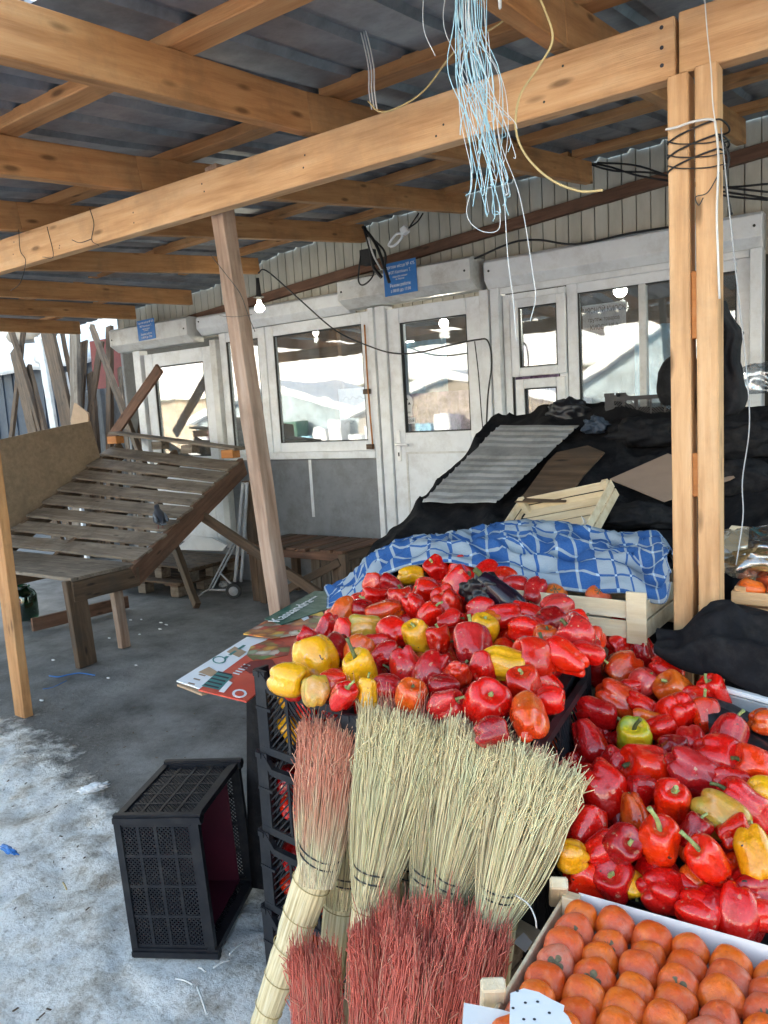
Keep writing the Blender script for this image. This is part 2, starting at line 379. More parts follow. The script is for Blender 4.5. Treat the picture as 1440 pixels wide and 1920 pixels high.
def beam(name, p1, p2, wy, hz, mat, parent=None, up=(0, 0, 1), bev=.003, y0=None, z0=None, rag=0.0):
    """bar from p1 to p2; local x runs along it, so the grain does too"""
    Mx, L = beam_M(p1, p2, up); ya = -wy/2 if y0 is None else y0; za = -hz/2 if z0 is None else z0
    bm = bmesh.new(); bbox(bm, 0, L, ya, ya+wy, za, za+hz); bmesh.ops.recalc_face_normals(bm, faces=bm.faces[:])
    if rag:
        long_e = [e for e in bm.edges if abs((e.verts[0].co-e.verts[1].co).x) > L*.5]
        bmesh.ops.subdivide_edges(bm, edges=long_e, cuts=max(4, int(L/.12)), use_grid_fill=False)
        for vv in bm.verts: vv.co += noise.noise_vector(vv.co*9+Vector(p1)*3)*rag
    bevel(bm, bev)
    return mesh_obj(name, bm, mat, parent, Mx)
def smooth_pts(pts, n=6):
    P = [Vector(p) for p in pts]
    if len(P) < 3: return P
    Q = [P[0]*2-P[1]]+P+[P[-1]*2-P[-2]]; out = []
    for i in range(1, len(Q)-2):
        a, b_, c_, d = Q[i-1:i+3]
        for k in range(n):
            u = k/n
            out.append(.5*((2*b_)+(c_-a)*u+(2*a-5*b_+4*c_-d)*u*u+(3*b_-a-3*c_+d)*u**3))
    out.append(P[-1]); return out
def add_tube(bm, pts, r, seg=6, taper=None, cap=True, uvu=None):
    P = [Vector(p) for p in pts]; n = len(P); rings = []
    t0 = (P[1]-P[0]).normalized(); a = t0.orthogonal().normalized()
    uvl = bm.loops.layers.uv.verify() if uvu is not None else None
    for i in range(n):
        tg = (P[min(i+1, n-1)]-P[max(i-1, 0)])
        tg = tg.normalized() if tg.length > 1e-9 else t0
        a = (a-tg*a.dot(tg)); a = a.normalized() if a.length > 1e-6 else tg.orthogonal().normalized()
        b_ = tg.cross(a); rr = r if taper is None else r*taper(i/(n-1))
        rings.append([bm.verts.new(P[i]+(a*math.cos(2*math.pi*k/seg)+b_*math.sin(2*math.pi*k/seg))*rr) for k in range(seg)])
    for i in range(n-1):
        for k in range(seg):
            f = bm.faces.new((rings[i][k], rings[i][(k+1) % seg], rings[i+1][(k+1) % seg], rings[i+1][k])); f.smooth = True
            if uvl:
                for l, tt in zip(f.loops, (i, i, i+1, i+1)): l[uvl].uv = (uvu, tt/(n-1))
    if cap:
        bm.faces.new(rings[0][::-1]); bm.faces.new(rings[-1])
def tube(name, pts, r, mat, parent=None, seg=6, n=6, taper=None, Mx=None):
    bm = bmesh.new(); add_tube(bm, smooth_pts(pts, n), r, seg, taper); return mesh_obj(name, bm, mat, parent, Mx)
def lathe(bm, prof, seg=20, fn=None, cap=False):
    rings = []
    for (r, z) in prof:
        ring = []
        for k in range(seg):
            a = 2*math.pi*k/seg; rr = r if fn is None else fn(r, z, a)
            ring.append(bm.verts.new((rr*math.cos(a), rr*math.sin(a), z)))
        rings.append(ring)
    for i in range(len(rings)-1):
        for k in range(seg):
            f = bm.faces.new((rings[i][k], rings[i][(k+1) % seg], rings[i+1][(k+1) % seg], rings[i+1][k])); f.smooth = True
    if cap: bm.faces.new(rings[0][::-1]); bm.faces.new(rings[-1])
def plate(name, pts, th, mat, parent=None, dirn=None, bend=0, cuts=0):
    """flat sheet through the given corner points, with thickness"""
    P = [Vector(p) for p in pts]; n = (P[1]-P[0]).cross(P[-1]-P[0]).normalized()
    if dirn is not None and n.dot(Vector(dirn)) < 0: n = -n
    bm = bmesh.new(); a = [bm.verts.new(p) for p in P]; b_ = [bm.verts.new(p-n*th) for p in P]
    bm.faces.new(a); bm.faces.new(b_[::-1]); k = len(P)
    for i in range(k): bm.faces.new((a[i], b_[i], b_[(i+1) % k], a[(i+1) % k]))
    bmesh.ops.recalc_face_normals(bm, faces=bm.faces[:])
    return mesh_obj(name, bm, mat, parent)
def text_mesh(name, body, size, mat, parent, Mx, ext=.0008, align='LEFT', xs=1.0):
    cu = bpy.data.curves.new(name, 'FONT'); cu.body = body; cu.size = size; cu.extrude = ext; cu.align_x = align; cu.resolution_u = 2
    ob = bpy.data.objects.new('tmp', cu); COL.objects.link(ob)
    dg = bpy.context.evaluated_depsgraph_get(); me = bpy.data.meshes.new_from_object(ob.evaluated_get(dg))
    bpy.data.objects.remove(ob); me.materials.clear(); me.materials.append(MATS[mat])
    for vv in me.vertices: vv.co.x *= xs
    return link(bpy.data.objects.new(name, me), parent, Mx)
def frame_M(o, x, z):   # local x along x, local y along z(up), local z outwards
    x = Vector(x).normalized(); y = Vector(z); y = (y-x*y.dot(x)).normalized(); n = x.cross(y); Mx = Matrix.Identity(4)
    for i in range(3): Mx[i][0], Mx[i][1], Mx[i][2], Mx[i][3] = x[i], y[i], n[i], o[i]
    return Mx

# ------------------------------------------------------------------ setting
bm = bmesh.new()
xs = [-300, -60, -20, -12, -9, -7.5, -6, -5]+[-4.2+.03*i for i in range(0, 115)]+[-.6, 0, 1, 3, 12, 60, 300]
ys = [-300, -60, -20, -8, -3, -1, -.3]+[.2+.03*i for i in range(0, 80)]+[2.9, 3.5, 4.5, 6, 9, 20, 60, 300]
def gz(x, y):
    if not (-4.3 < x < -.6 and .1 < y < 2.7): return -.006
    q = Vector((x, y, 0)); k = min(1, max(0, (2.05-y)*2.5)); fp = abs(noise.noise(q*4.5+Vector((3, 7, 0))))
    return -.006+noise.noise(q*1.3)*.008+k*(.012*noise.noise(q*7)+.010*noise.noise(q*17)-.016*max(0, .22-fp)*4)-.004*k
grid = [[bm.verts.new((x, y, gz(x, y))) for y in ys] for x in xs]
for i in range(len(xs)-1):
    for j in range(len(ys)-1): bm.faces.new((grid[i][j], grid[i+1][j], grid[i+1][j+1], grid[i][j+1])).smooth = True
tag(mesh_obj('ground', bm, 'ground'), kind='structure')

# ------------------------------------------------------------------ kiosk row (facade plane y = 5)
FY = 5.0
def fx(x, y): p = onY(x, y, FY); return p.x, p.z
K = thing('kiosk_row', 'long row of white framed kiosks with beige boarded wall above roller shutter boxes', 'kiosk', (-3.8, FY, 0))
# boarded wall: grooved boards, openings left below z=2.30
bm = bmesh.new(); x = -6.85; k = 0
while x < -.55:
    bbox(bm, x, x+.082, FY+.10, FY+.125, 2.28, 3.35); x += .09
bbox(bm, -6.85, -.55, FY+.125, FY+.16, 2.28, 3.35)
mesh_obj('wall_cladding', bm, 'cladding', K)
box('side_wall', -6.88, -6.84, FY+.10, 7.4, 0, 3.3, 'grey_panel', K)
box('side_wall', -.57, -.53, FY+.10, 7.4, 0, 3.3, 'grey_panel', K)
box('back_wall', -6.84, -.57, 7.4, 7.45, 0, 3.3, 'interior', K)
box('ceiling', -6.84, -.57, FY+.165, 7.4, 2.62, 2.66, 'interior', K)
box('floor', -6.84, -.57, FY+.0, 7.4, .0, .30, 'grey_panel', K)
box('roof', -6.95, -.45, FY+.05, 7.6, 3.36, 3.42, 'sheet_metal', K)
def shutter(x0, x1, z0, z1, depth, nm='shutter_box'):
    bm = bmesh.new(); prof = [(0, z1), (-depth*.8, z1), (-depth, z1-.02), (-depth, z0+.06), (-depth*.55, z0), (0, z0)]
    A = [[bm.verts.new((xx, FY+.10+y, z)) for y, z in prof] for xx in (x0, x1)]
    n = len(prof)
    for i in range(n): bm.faces.new((A[0][i], A[0][(i+1) % n], A[1][(i+1) % n], A[1][i]))
    bm.faces.new(A[0][::-1]); bm.faces.new(A[1]); bmesh.ops.recalc_face_normals(bm, faces=bm.faces[:]); bevel(bm, .004)
    o = mesh_obj(nm, bm, 'pvc_dirty' if depth > .15 else 'pvc', K)
    for xx in (x0+.04, x1-.04):
        bm = bmesh.new(); lathe(bm, [(.0, -.003), (.008, -.003), (.008, .004), (0, .004)], 8)
        mesh_obj('rivet', bm, 'wire', o, frame_M((xx, FY+.099-depth, z0+.12), (1, 0, 0), (0, 0, 1)))
    return o
shutter(-6.76, -5.60, 2.24, 2.47, .20); shutter(-5.55, -3.80, 2.29, 2.46, .13)
shutter(-3.79, -2.62, 2.31, 2.53, .24); shutter(-2.57, -.80, 2.30, 2.50, .13)
def ring(bm, x0, x1, z0, z1, wl, wr, wb, wt, y0, y1):
    bbox(bm, x0, x0+wl, y0, y1, z0, z1); bbox(bm, x1-wr, x1, y0, y1, z0, z1)
    bbox(bm, x0+wl, x1-wr, y0, y1, z1-wt, z1); bbox(bm, x0+wl, x1-wr, y0, y1, z0, z0+wb)
def win(nm, x0, x1, z0, z1, f, y0, y1, gl=True, wb=None, mat='pvc', label=None):
    bm = bmesh.new(); ring(bm, x0, x1, z0, z1, f, f, wb or f, f, y0, y1); bevel(bm, .005)
    o = mesh_obj(nm, bm, mat, K)
    if label: o['label'] = label
    ym = (y0+y1)/2
    bm = bmesh.new(); s_ = .008; ring(bm, x0+f, x1-f, z0+(wb or f), z1-f, s_, s_, s_, s_, y0+.006, ym-.006)
    mesh_obj('gasket', bm, 'rubber', o)
    if gl:
        bm = bmesh.new(); bbox(bm, x0+f+.001, x1-f-.001, ym-.003, ym+.003, z0+(wb or f)+.001, z1-f-.001)
        mesh_obj('pane', bm, 'glass', o)
    return o
Y0, Y1 = FY+.03, FY+.09
# left door with board behind the glass
d1 = win('door', -6.42, -5.44, .32, 2.19, .13, Y0, Y1, True, .85, label='white door at the far left with a brown board behind its broken glass')
box('plywood_patch', -6.10, -5.57, Y1+.01, Y1+.02, 1.18, 2.04, 'plywood', d1)
box('shutter_guide', -6.55, -6.44, FY+.0, FY+.1, .3, 2.235, 'pvc', K); box('shutter_guide', -5.42, -5.34, FY-.01, FY+.1, .3, 2.235, 'pvc_dirty', K)
# middle window
win('window', -5.33, -4.76, 1.16, 2.285, .085, Y0, Y1, label='narrow window pane left of the large kiosk window')
win('window', -4.755, -3.62, 1.16, 2.285, .09, Y0+.004, Y1, wb=.11, label='large window above the grey panel')
box('sill', -5.33, -3.60, FY-.03, FY+.035, 1.13, 1.19, 'pvc', K)
box('wall_panel', -5.33, -3.60, FY+.05, FY+.09, .30, 1.13, 'grey_panel', K)
box('tape_strip', -4.37, -4.34, FY+.046, FY+.05, .62, 1.12, 'pvc', K, 0)
for x0, x1, mt in ((-3.60, -3.55, 'pvc'), (-3.53, -3.44, 'pvc'), (-2.62, -2.55, 'pvc'), (-2.535, -2.47, 'pvc')):
    box('shutter_guide', x0, x1, FY-.02, FY+.1, .25, 2.30, mt, K)
# rusty shutter rod with two brackets
rod = tube('lock_rod', [(-3.655, FY+.01, 2.18), (-3.65, FY+.0, 1.7), (-3.645, FY+.01, 1.2)], .007, 'wood_orange', K)
for z in (1.66, 1.22): box('bracket', -3.70, -3.64, FY-.005, FY+.02, z-.02, z+.02, 'wood_old', rod, 0)
# centre door
d2 = win('door', -3.435, -2.625, .28, 2.27, .115, Y0-.03, Y1, True, 1.04, label='white plastic door with a hazy pane and a hanging sticker')
ym = (Y0-.03+Y1)/2
bm = bmesh.new(); ring(bm, -3.32, -2.74, .45, 1.17, .015, .015, .015, .015, Y0-.036, Y0-.0295); mesh_obj('panel_moulding', bm, 'pvc_dirty', d2)
hx = -3.38
bm = bmesh.new(); bbox(bm, hx-.018, hx+.018, Y0-.045, Y0-.03, 1.10, 1.34); bevel(bm, .004); mesh_obj('handle_plate', bm, 'white', d2)
tube('handle', [(hx, Y0-.045, 1.235), (hx, Y0-.085, 1.235), (hx+.03, Y0-.09, 1.235), (hx+.12, Y0-.088, 1.228)], .010, 'white', d2, 8)
bm = bmesh.new(); bbox(bm, hx-.006, hx+.006, Y0-.047, Y0-.045, 1.14, 1.17); mesh_obj('keyhole', bm, 'ink', d2)
# right hand serving window: small casement + big panes
win('window', -2.465, -2.0, 1.0, 2.25, .055, Y0, Y1, False, label='tall narrow white frame holding two small casements')
win('window', -2.40, -2.0, 1.68, 2.21, .06, Y0-.02, Y1-.01, label='upper small casement left of the widest window')
win('window', -2.38, -2.01, 1.05, 1.66, .065, Y0-.015, Y1-.01, label='lower small casement left of the widest window')
win('window', -1.995, -.87, 1.0, 2.27, .075, Y0+.003, Y1, label='widest window with a printed notice behind its glass')
box('shutter_guide', -.865, -.80, FY-.02, FY+.1, .25, 2.30, 'pvc', K)
box('top_rail', -2.465, -.87, Y0-.03, Y0-.001, 2.255, 2.298, 'pvc', K)
box('mullion', -1.52, -1.475, Y0+.004, Y1, 1.075, 2.195, 'pvc_dirty', K)
box('wall_panel', -2.465, -.87, FY+.05, FY+.09, .30, 1.0, 'grey_panel', K)
# inside: curtains, lamps, notice
def curtain(nm, x0, x1, Y, z0, z1, mat, label, cat):
    bm = bmesh.new(); n = 40; a = []
    for i in range(n+1):
        xx = x0+(x1-x0)*i/n; yy = Y+.022*math.sin(i*1.1)+.01*math.sin(i*2.7)
        a.append((bm.verts.new((xx, yy, z0)), bm.verts.new((xx, yy, z1))))
    for i in range(n): bm.faces.new((a[i][0], a[i+1][0], a[i+1][1], a[i][1])).smooth = True
    return tag(mesh_obj(nm, bm, mat), label, cat)
curtain('curtain', -3.44, -3.02, FY+.17, 1.62, 2.02, 'curtain', 'pale blue curtain hanging behind the glass of the white door', 'curtain')
curtain('curtain', -3.46, -2.80, FY+.20, .6, 1.62, 'floral', 'flowered lower curtain behind the glass of the white door', 'curtain')
curtain('curtain', -1.60, -1.12, FY+.2, 1.22, 1.95, 'curtain', 'pale blue curtain behind the right half of the widest window', 'curtain')
curtain('curtain', -2.46, -2.10, FY+.16, 1.1, 1.90, 'floral', 'coloured cloth behind the two small casements', 'curtain')
hs = thing('paper_sheet', 'large pale sheet with faint scribbles behind the lower right of the big window', 'paper', (-4.0, FY+.12, 1.28))
box('sheet', -4.05, -3.72, FY+.12, FY+.123, 1.27, 1.70, 'paper', hs, 0)
for k, zz in enumerate((1.62, 1.55, 1.42)):
    tube('scribble', [(-4.0+.035*i, FY+.117, zz+(.012 if i % 2 else -.012)) for i in range(8 if k < 2 else 5)], .0018, 'ink', hs, 4, 3)
box('shelf', -4.7, -4.12, FY+.35, FY+.6, 1.42, 1.45, 'interior', hs, 0) if False else None
tag(beam('inner_post', (-4.16, FY+.3, .3), (-4.20, FY+.3, 2.6), .09, .05, 'wood_old', None, up=(0, 1, 0), rag=.004), 'brown post standing inside behind the large window', 'post')
def globe(px, py, Y, r, label):
    p = onY(px, py, Y); bm = bmesh.new(); bmesh.ops.create_uvsphere(bm, u_segments=14, v_segments=10, radius=r)
    o = thing('ceiling_lamp', label, 'lamp', (p.x, p.y, 2.62)); mesh_obj('globe', bm, 'lamp_inside', o, Matrix.Translation(p), True)
    tube('cord', [(p.x, p.y, p.z+r*.8), (p.x, p.y, 2.63)], .004, 'cable', o)
    ld = bpy.data.lights.new('lamp_light', 'POINT'); ld.energy = 5; ld.color = (1, .95, .85); ld.shadow_soft_size = r*1.1; lo_ = bpy.data.objects.new('lamp_light', ld); link(lo_, o, Matrix.Translation(p-Vector((0, 0, r*2.4))))
globe(1163, 545, 5.9, .05, 'lit round lamp inside, above the printed notice in the widest window')
globe(832, 606, 5.7, .04, 'lit round lamp seen through the top of the white door')
globe(592, 624, 6.2, .03, 'small lit lamp seen through the large window over the grey panel')
o = thing('lantern', 'square lit lantern glowing behind the left side of the door glass', 'lamp', (-3.27, 5.5, 1.8))
p = onY(762, 652, 5.28); box('shade', p.x-.05, p.x+.045, p.y, p.y+.05, p.z-.05, p.z+.05, 'lamp_inside', o)
box('cap', p.x-.055, p.x+.05, p.y-.005, p.y+.055, p.z+.051, p.z+.065, 'rubber', o)
# notice behind window
nx0, nz1 = onY(1092, 580, FY+.10).x, onY(1092, 574, FY+.10).z
nz0 = nz1-.30; nw = .29
nt_ = thing('printed_notice', 'white printed notice standing behind the widest kiosk window', 'notice', (nx0, FY+.1, nz0))
box('sheet', nx0, nx0+nw, FY+.10, FY+.103, nz0, nz1, 'paper', nt_, 0)
for i, (s_, txt, zz) in enumerate(((.048, 'МЯСНОЙ КИОСК', .055), (.038, 'группы товаров', .11), (.046, 'КИОСК № 2', .165), (.034, 'с 8.00 до 17.00', .215), (.03, '46', .26))):
    text_mesh('lettering', txt, s_, 'ink', nt_, frame_M((nx0+nw/2, FY+.098, nz1-zz), (1, 0, 0), (0, 0, 1)), .0005, 'CENTER', .72)
# sticker on door
st = thing('door_sticker', 'arched white sticker above a small lettered strip on the door glass', 'sticker', (-3.27, ym-.006, 1.38))
sx0, sz0 = fx(752, 782)
bm = bmesh.new(); pts = [(-.045, 0), (.045, 0), (.045, .07), (.055, .10)]+[(.055*math.cos(a), .115+.055*math.sin(a)) for a in [math.pi*i/10 for i in range(11)]]+[(-.055, .10), (-.045, .07)]
bm.faces.new([bm.verts.new((sx0+.035+x, ym-.0045, sz0+z)) for x, z in pts]); mesh_obj('emblem', bm, 'paper', st)
bm = bmesh.new()
for a in range(3):
    cx_, cz_ = sx0+.035+(-.022, .022, 0)[a], sz0+(.10, .10, .135)[a]
    bm.faces.new([bm.verts.new((cx_+dx, ym-.0055, cz_+dz)) for dx, dz in ((-.014, -.008), (.014, -.008), (0, .014))])
mesh_obj('emblem_mark', bm, 'ink', st)
box('strip', sx0-.03, sx0+.10, ym-.006, ym-.0045, sz0-.055, sz0-.008, 'paper', st, 0)
text_mesh('lettering', 'НА СЕБЯ', .036, 'ink', st, frame_M((sx0+.035, ym-.008, sz0-.044), (1, 0, 0), (0, 0, 1)), .0004, 'CENTER', .78)
text_mesh('lettering', 'масло', .024, 'ink', st, frame_M((sx0+.035, ym-.006, sz0+.025), (1, 0, 0), (0, 0, 1)), .0004, 'CENTER', .8)
# blue plates
def blue_sign(x, z, wd, ht, y, label, rot):
    o = thing('blue_sign', label, 'sign', Mx=frame_M((x, y, z), (math.cos(rot), 0, math.sin(rot)), (-math.sin(rot), 0, math.cos(rot))))
    Mx = WM[o.name]; bm = bmesh.new(); bbox(bm, 0, wd, 0, ht, -.003, .0); bevel(bm, .001); mesh_obj('plate', bm, 'sign_blue', o, Mx)
    for s_, txt, f in ((.034, 'Торгове місце № 475', .87), (.030, 'ФОП Каплієнко Т.', .70), (.020, 'свідоцтво видане', .58), (.020, 'м. Херсон', .50), (.033, 'Режим роботи:', .30), (.033, 'з 08:00 до 17:00', .14)):
        k_ = wd/.30; text_mesh('lettering', txt, s_*k_, 'white', o, Mx @ Matrix.Translation((wd/2, ht*f-.012*k_, .001)), .0004, 'CENTER', .80)
p = onY(722, 557, 4.855); blue_sign(p.x, p.z, .29, .235, 4.855, 'blue hours plate on the shutter box above the white door', .02)
p = onY(260, 640, 4.895); blue_sign(p.x, p.z, .26, .19, 4.895, 'blue plate on the leftmost shutter box by the last rafter', .02)

# ------------------------------------------------------------------ canopy
CN = thing('timber_canopy', 'new pine canopy with a ribbed metal roof in front of the kiosks', 'canopy', (-2.5, 2.02, 0))
def jb(X):      # underside of the rafters at y=4.8
    tab = [(-7.4, 2.44), (-6.2, 2.50), (-5.42, 2.53), (-4.58, 2.677), (-3.47, 2.746), (-2.61, 2.793), (-1.74, 2.80), (-.87, 2.82), (1, 2.86)]
    for (a, za), (b_, zb) in zip(tab, tab[1:]):
        if X <= b_: return za+(zb-za)*(X-a)/(b_-a)
    return 2.86
BT = 2.405
def under(X, Y): return BT+(jb(X)-BT)*(Y-2.02)/2.78*(1 if Y > 2.02 else .82)
beam('main_beam', (-7.6, 2.045, 2.315), (-.515, 2.045, 2.315), .05, .138, 'pine_pale', CN)
beam('main_beam', (-.507, 2.048, 2.32), (1.2, 2.048, 2.32), .05, .138, 'pine_pale', CN)
for z in (2.28, 2.32, 2.365):
    bm = bmesh.new(); vs = [bm.verts.new((-.545+.005*math.cos(a*.785), 2.0185, z+.005*math.sin(a*.785))) for a in range(8)]; bm.faces.new(vs); mesh_obj('bolt_hole', bm, 'ink', CN)
for X, ye in ((-.87, 4.75), (-1.74, 4.8), (-2.61, 4.8), (-3.47, 4.8), (-4.56, 4.8), (-5.40, 4.8), (-6.2, 4.8), (-7.1, 4.8), (.1, 4.8), (.95, 4.8)):
    dx = -.06
    Xn = X+(.13 if X > -4 else .05)
    a = Vector((Xn, .55, under(X, .55)+.063)); m_ = Vector((X+.05, 2.05, under(X, 2.05)+.063)); b_ = Vector((X, ye, under(X, ye)+.063))
    beam('rafter', a, m_, .05, .125, 'pine', CN, rag=.002); a = m_+(b_-m_).normalized()*.002
    beam('rafter', a, b_, .05, .125, 'pine', CN)
for k, (Y, th) in enumerate(((1.5, .05), (2.25, .05), (3.0, .05), (3.8, .05), (4.55, .05))):
    for X0, X1 in ((-7.5, -4.56), (-4.56, -1.74), (-1.74, 1.2)):
        beam('batten', (X0+.01, Y+random.uniform(-.03, .03), under(X0, Y)+.146), (X1-.01, Y+random.uniform(-.03, .03), under(X1, Y)+.146), .08, .04, 'pine', CN, rag=.003)
# ribbed roof sheet on the battens
bm = bmesh.new(); NX = 0; xs = []; x = -7.7
while x < 1.3: xs += [(x, 0), (x+.11, 0), (x+.125, .022), (x+.165, .022), (x+.18, 0)]; x += .2
yy = [1.12, 1.5, 2.02, 3.0, 4.0, 5.09]
for top in (0, 1):
    g = [[bm.verts.new((x, y, under(x, y)+.168+h+top*.003)) for y in yy] for x, h in xs]
    for i in range(len(xs)-1):
        for j in range(len(yy)-1): bm.faces.new((g[i][j], g[i+1][j], g[i+1][j+1], g[i][j+1]))
mesh_obj('roof_sheet', bm, 'sheet_metal', CN)
nrnd = random.Random(2)
for X in (-.87, -1.74, -2.61, -3.47, -4.56, -1.2, -2.2, -3.1):
    for k in range(2):
        bm = bmesh.new(); vx, vz = X+.05+nrnd.uniform(-.03, .03), 2.27+.085*nrnd.random(); bm.faces.new([bm.verts.new((vx+.0035*math.cos(a*.785), 2.0188, vz+.0035*math.sin(a*.785))) for a in range(8)]); mesh_obj('nail_head', bm, 'wire', CN)
# red-brown ledger on the wall
beam('ledger', (-6.7, 5.06, 2.38), (-.5, 5.06, 2.865), .05, .075, 'wood_red', CN, rag=.003)
# posts
a = onZ(20, 1345, 0)
beam('post', (-3.93, 2.07, -.01), (-3.93, 2.07, 2.245), .10, .05, 'pine', CN, up=(0, 1, 0), rag=.003)
lp = beam('post', (-1.965, 2.12, -.01), (-2.182, 2.12, 2.43), .062, .066, 'wood_greybrown', CN, up=(0, 1, 0), rag=.004); lp['label'] = 'rough greyish leaning post'
beam('post', (-.50, 2.03, -.01), (-.505, 2.03, 2.245), .048, .06, 'pine_pale', CN, up=(0, 1, 0))
beam('post', (-.437, 2.03, -.01), (-.442, 2.03, 2.25), .05, .06, 'pine_pale', CN, up=(0, 1, 0))
for z0, z1 in ((1.63, 1.79), (1.24, 1.35)): box('spacer_block', -.4795, -.4625, 2.01, 2.05, z0, z1, 'wood_orange', CN, .002)
# ------------------------------------------------------------------ canopy wires
def P(x, y, Y): return onY(x, y, Y)
tw = thing('twine_bundle', 'limp bundle of pale blue and white twine hanging from the roof', 'twine', tuple(onY(880, -30, 1.55)))
def strands(n, mat, r, parent):
    bm = bmesh.new(); rnd = random.Random(5 if mat == 'twine_blue' else 8)
    for i in range(n):
        x0 = rnd.gauss(878, 14); xm = x0+rnd.gauss(8, 16); x2 = rnd.gauss(920, 26); ye = rnd.uniform(255, 400) if rnd.random() < .8 else rnd.uniform(180, 260)
        D0 = 1.5+rnd.uniform(-.02, .02)
        pts = [P(x0, -40, D0), P(x0+rnd.gauss(0, 5), 50, D0), P(xm+rnd.gauss(4, 6), 140, D0), P((xm+x2)/2+rnd.gauss(0, 9), 140+(ye-140)*.5, D0), P(x2, ye, D0), P(x2+rnd.gauss(0, 6), ye+rnd.uniform(5, 26), D0)]
        add_tube(bm, smooth_pts(pts, 5), r, 4)
    mesh_obj('strands', bm, mat, parent)
strands(27, 'twine_blue', .0010, tw); strands(12, 'twine_white', .0008, tw)
D0 = 1.5
bm = bmesh.new()
for pts in ([(905, -40), (920, 200), (942, 330), (952, 480), (962, 560), (968, 640)], [(915, 60), (935, 250), (975, 370), (1000, 520), (1004, 560), (994, 602)], [(865, 60), (862, 210), (885, 330), (875, 400), (900, 432), (935, 430), (936, 380)], [(796, -40), (794, 50), (816, 105)]):
    add_tube(bm, smooth_pts([P(x, y, D0) for x, y in pts], 7), .0009, 4)
mesh_obj('loose_strand', bm, 'twine_white', tw)
cd = thing('looped_twine', 'tan cord looping down in a wide curve in front of the main beam', 'cord', tuple(onY(1010, -30, 1.62)))
tube('strand', [P(x, y, 1.6) for x, y in ((985, -60), (1022, 20), (1036, 75), (1010, 125), (975, 180), (967, 240), (985, 290), (1030, 335), (1085, 358), (1130, 357))], .0026, 'rope_tan', cd, 6, 8)
cd = thing('draped_cord', 'thin tan cord draped from the roof down to the middle of the main beam', 'cord', tuple(onY(985, -10, 1.9)))
tube('strand', [P(x, y, 1.93) for x, y in ((992, -20), (960, 25), (920, 55), (880, 75), (845, 105), (800, 165), (760, 195), (715, 210), (690, 190))], .0026, 'rope_tan', cd, 6, 8)
cd = thing('hanging_string', 'doubled white string hanging from the roof over the long rafter', 'string', tuple(onY(665, -20, 1.9)))
for q in (0, 1, 2):
    tube('strand', [P(x+q*5*(1 if y > 0 else .4), y, 1.95) for x, y in ((660, -30), (672, 40), (690, 120), (692, 170), (697, 205))], .0022, 'cable_white', cd, 5)
cl = thing('clothes_peg', 'cream peg hanging above the blue twine', 'peg', tuple(onY(937, 10, 1.5)))
beam('peg_half', P(934, -22, 1.5), P(937, 18, 1.5), .006, .005, 'cable_white', cl); beam('peg_half', P(938, -22, 1.51), P(937.5, 18, 1.502), .006, .004, 'cable_white', cl)
# post windings
wr = thing('wire_winding', 'dark wire wound round the twin posts just below the beam', 'wire', (-.47, 2.0, 2.1))
bm = bmesh.new()
for k, z in enumerate((2.105, 2.085, 2.072, 2.055, 2.04, 2.03)):
    dz = .012*((-1)**k)
    pts = [(-.528, 1.996, z-dz), (-.50, 1.995, z), (-.44, 1.995, z+dz), (-.408, 1.998, z+dz), (-.405, 2.064, z), (-.47, 2.066, z), (-.532, 2.064, z-dz), (-.528, 1.996, z-dz)]
    add_tube(bm, smooth_pts(pts, 5), .0015 if k % 2 else .0023, 5)
mesh_obj('coil', bm, 'cable', wr)
tube('tail', [(-.41, 1.99, 2.08), (-.39, 1.985, 2.03), (-.395, 1.98, 1.97), (-.383, 1.985, 1.9)], .003, 'cable', wr)
tube('tail', [(-.41, 1.99, 2.0), (-.435, 1.985, 1.96), (-.462, 1.985, 1.955), (-.455, 1.985, 1.935), (-.445, 1.985, 1.95)], .0015, 'wire', wr)
wc = thing('tied_twine', 'white cord tied across the twin posts and hanging down the right one', 'cord', (-.42, 1.99, 2.05))
tube('strand', [P(x, y, 1.985) for x, y in ((1248, 243), (1270, 238), (1300, 228), (1335, 224), (1342, 240), (1347, 300), (1344, 400), (1346, 470), (1349, 560))], .0028, 'cable_white', wc, 6, 7)
tube('strand', [P(x, y, 1.96) for x, y in ((1320, -20), (1326, 60), (1333, 130), (1336, 190), (1341, 230))], .0015, 'cable_white', wc, 5)
tube('strand', [P(x, y, 1.97) for x, y in ((1352, 240), (1372, 440), (1385, 560), (1400, 700), (1405, 800), (1392, 900), (1393, 970), (1380, 1060))], .0015, 'paint_grey', wc, 5)
# bulb and cable
bp = P(487, 577, 4.4)
lb = thing('light_bulb', 'lit bulb in a black holder hanging below a rafter end', 'bulb', (bp.x, bp.y, bp.z+.22))
bm = bmesh.new(); lathe(bm, [(.0, -.035), (.02, -.032), (.036, -.015), (.038, .0), (.030, .016), (.017, .03), (.015, .05)], 18); mesh_obj('globe', bm, 'bulb_lit', lb, Matrix.Translation(bp))
bm = bmesh.new(); lathe(bm, [(.0, .05), (.016, .05), (.016, .075), (.0, .075)], 14); mesh_obj('cap', bm, 'white', lb, Matrix.Translation(bp))
bm = bmesh.new(); lathe(bm, [(.0, .06), (.019, .06), (.021, .075), (.045, .078), (.020, .09), (.018, .13), (.012, .22), (0, .22)], 14); mesh_obj('socket', bm, 'rubber', lb, Matrix.Translation(bp))
c1 = thing('black_cable', 'black cable sagging from the bulb across the window and the door', 'cable', tuple(P(485, 505, 4.45)))
tube('strand', [P(x, y, 4.5 if x < 600 else 4.75) for x, y in ((484, 512), (500, 508), (560, 560), (630, 620), (700, 652), (745, 663), (790, 660), (840, 648), (895, 637), (915, 640), (922, 680), (915, 740), (912, 800))], .006, 'cable', c1, 6)
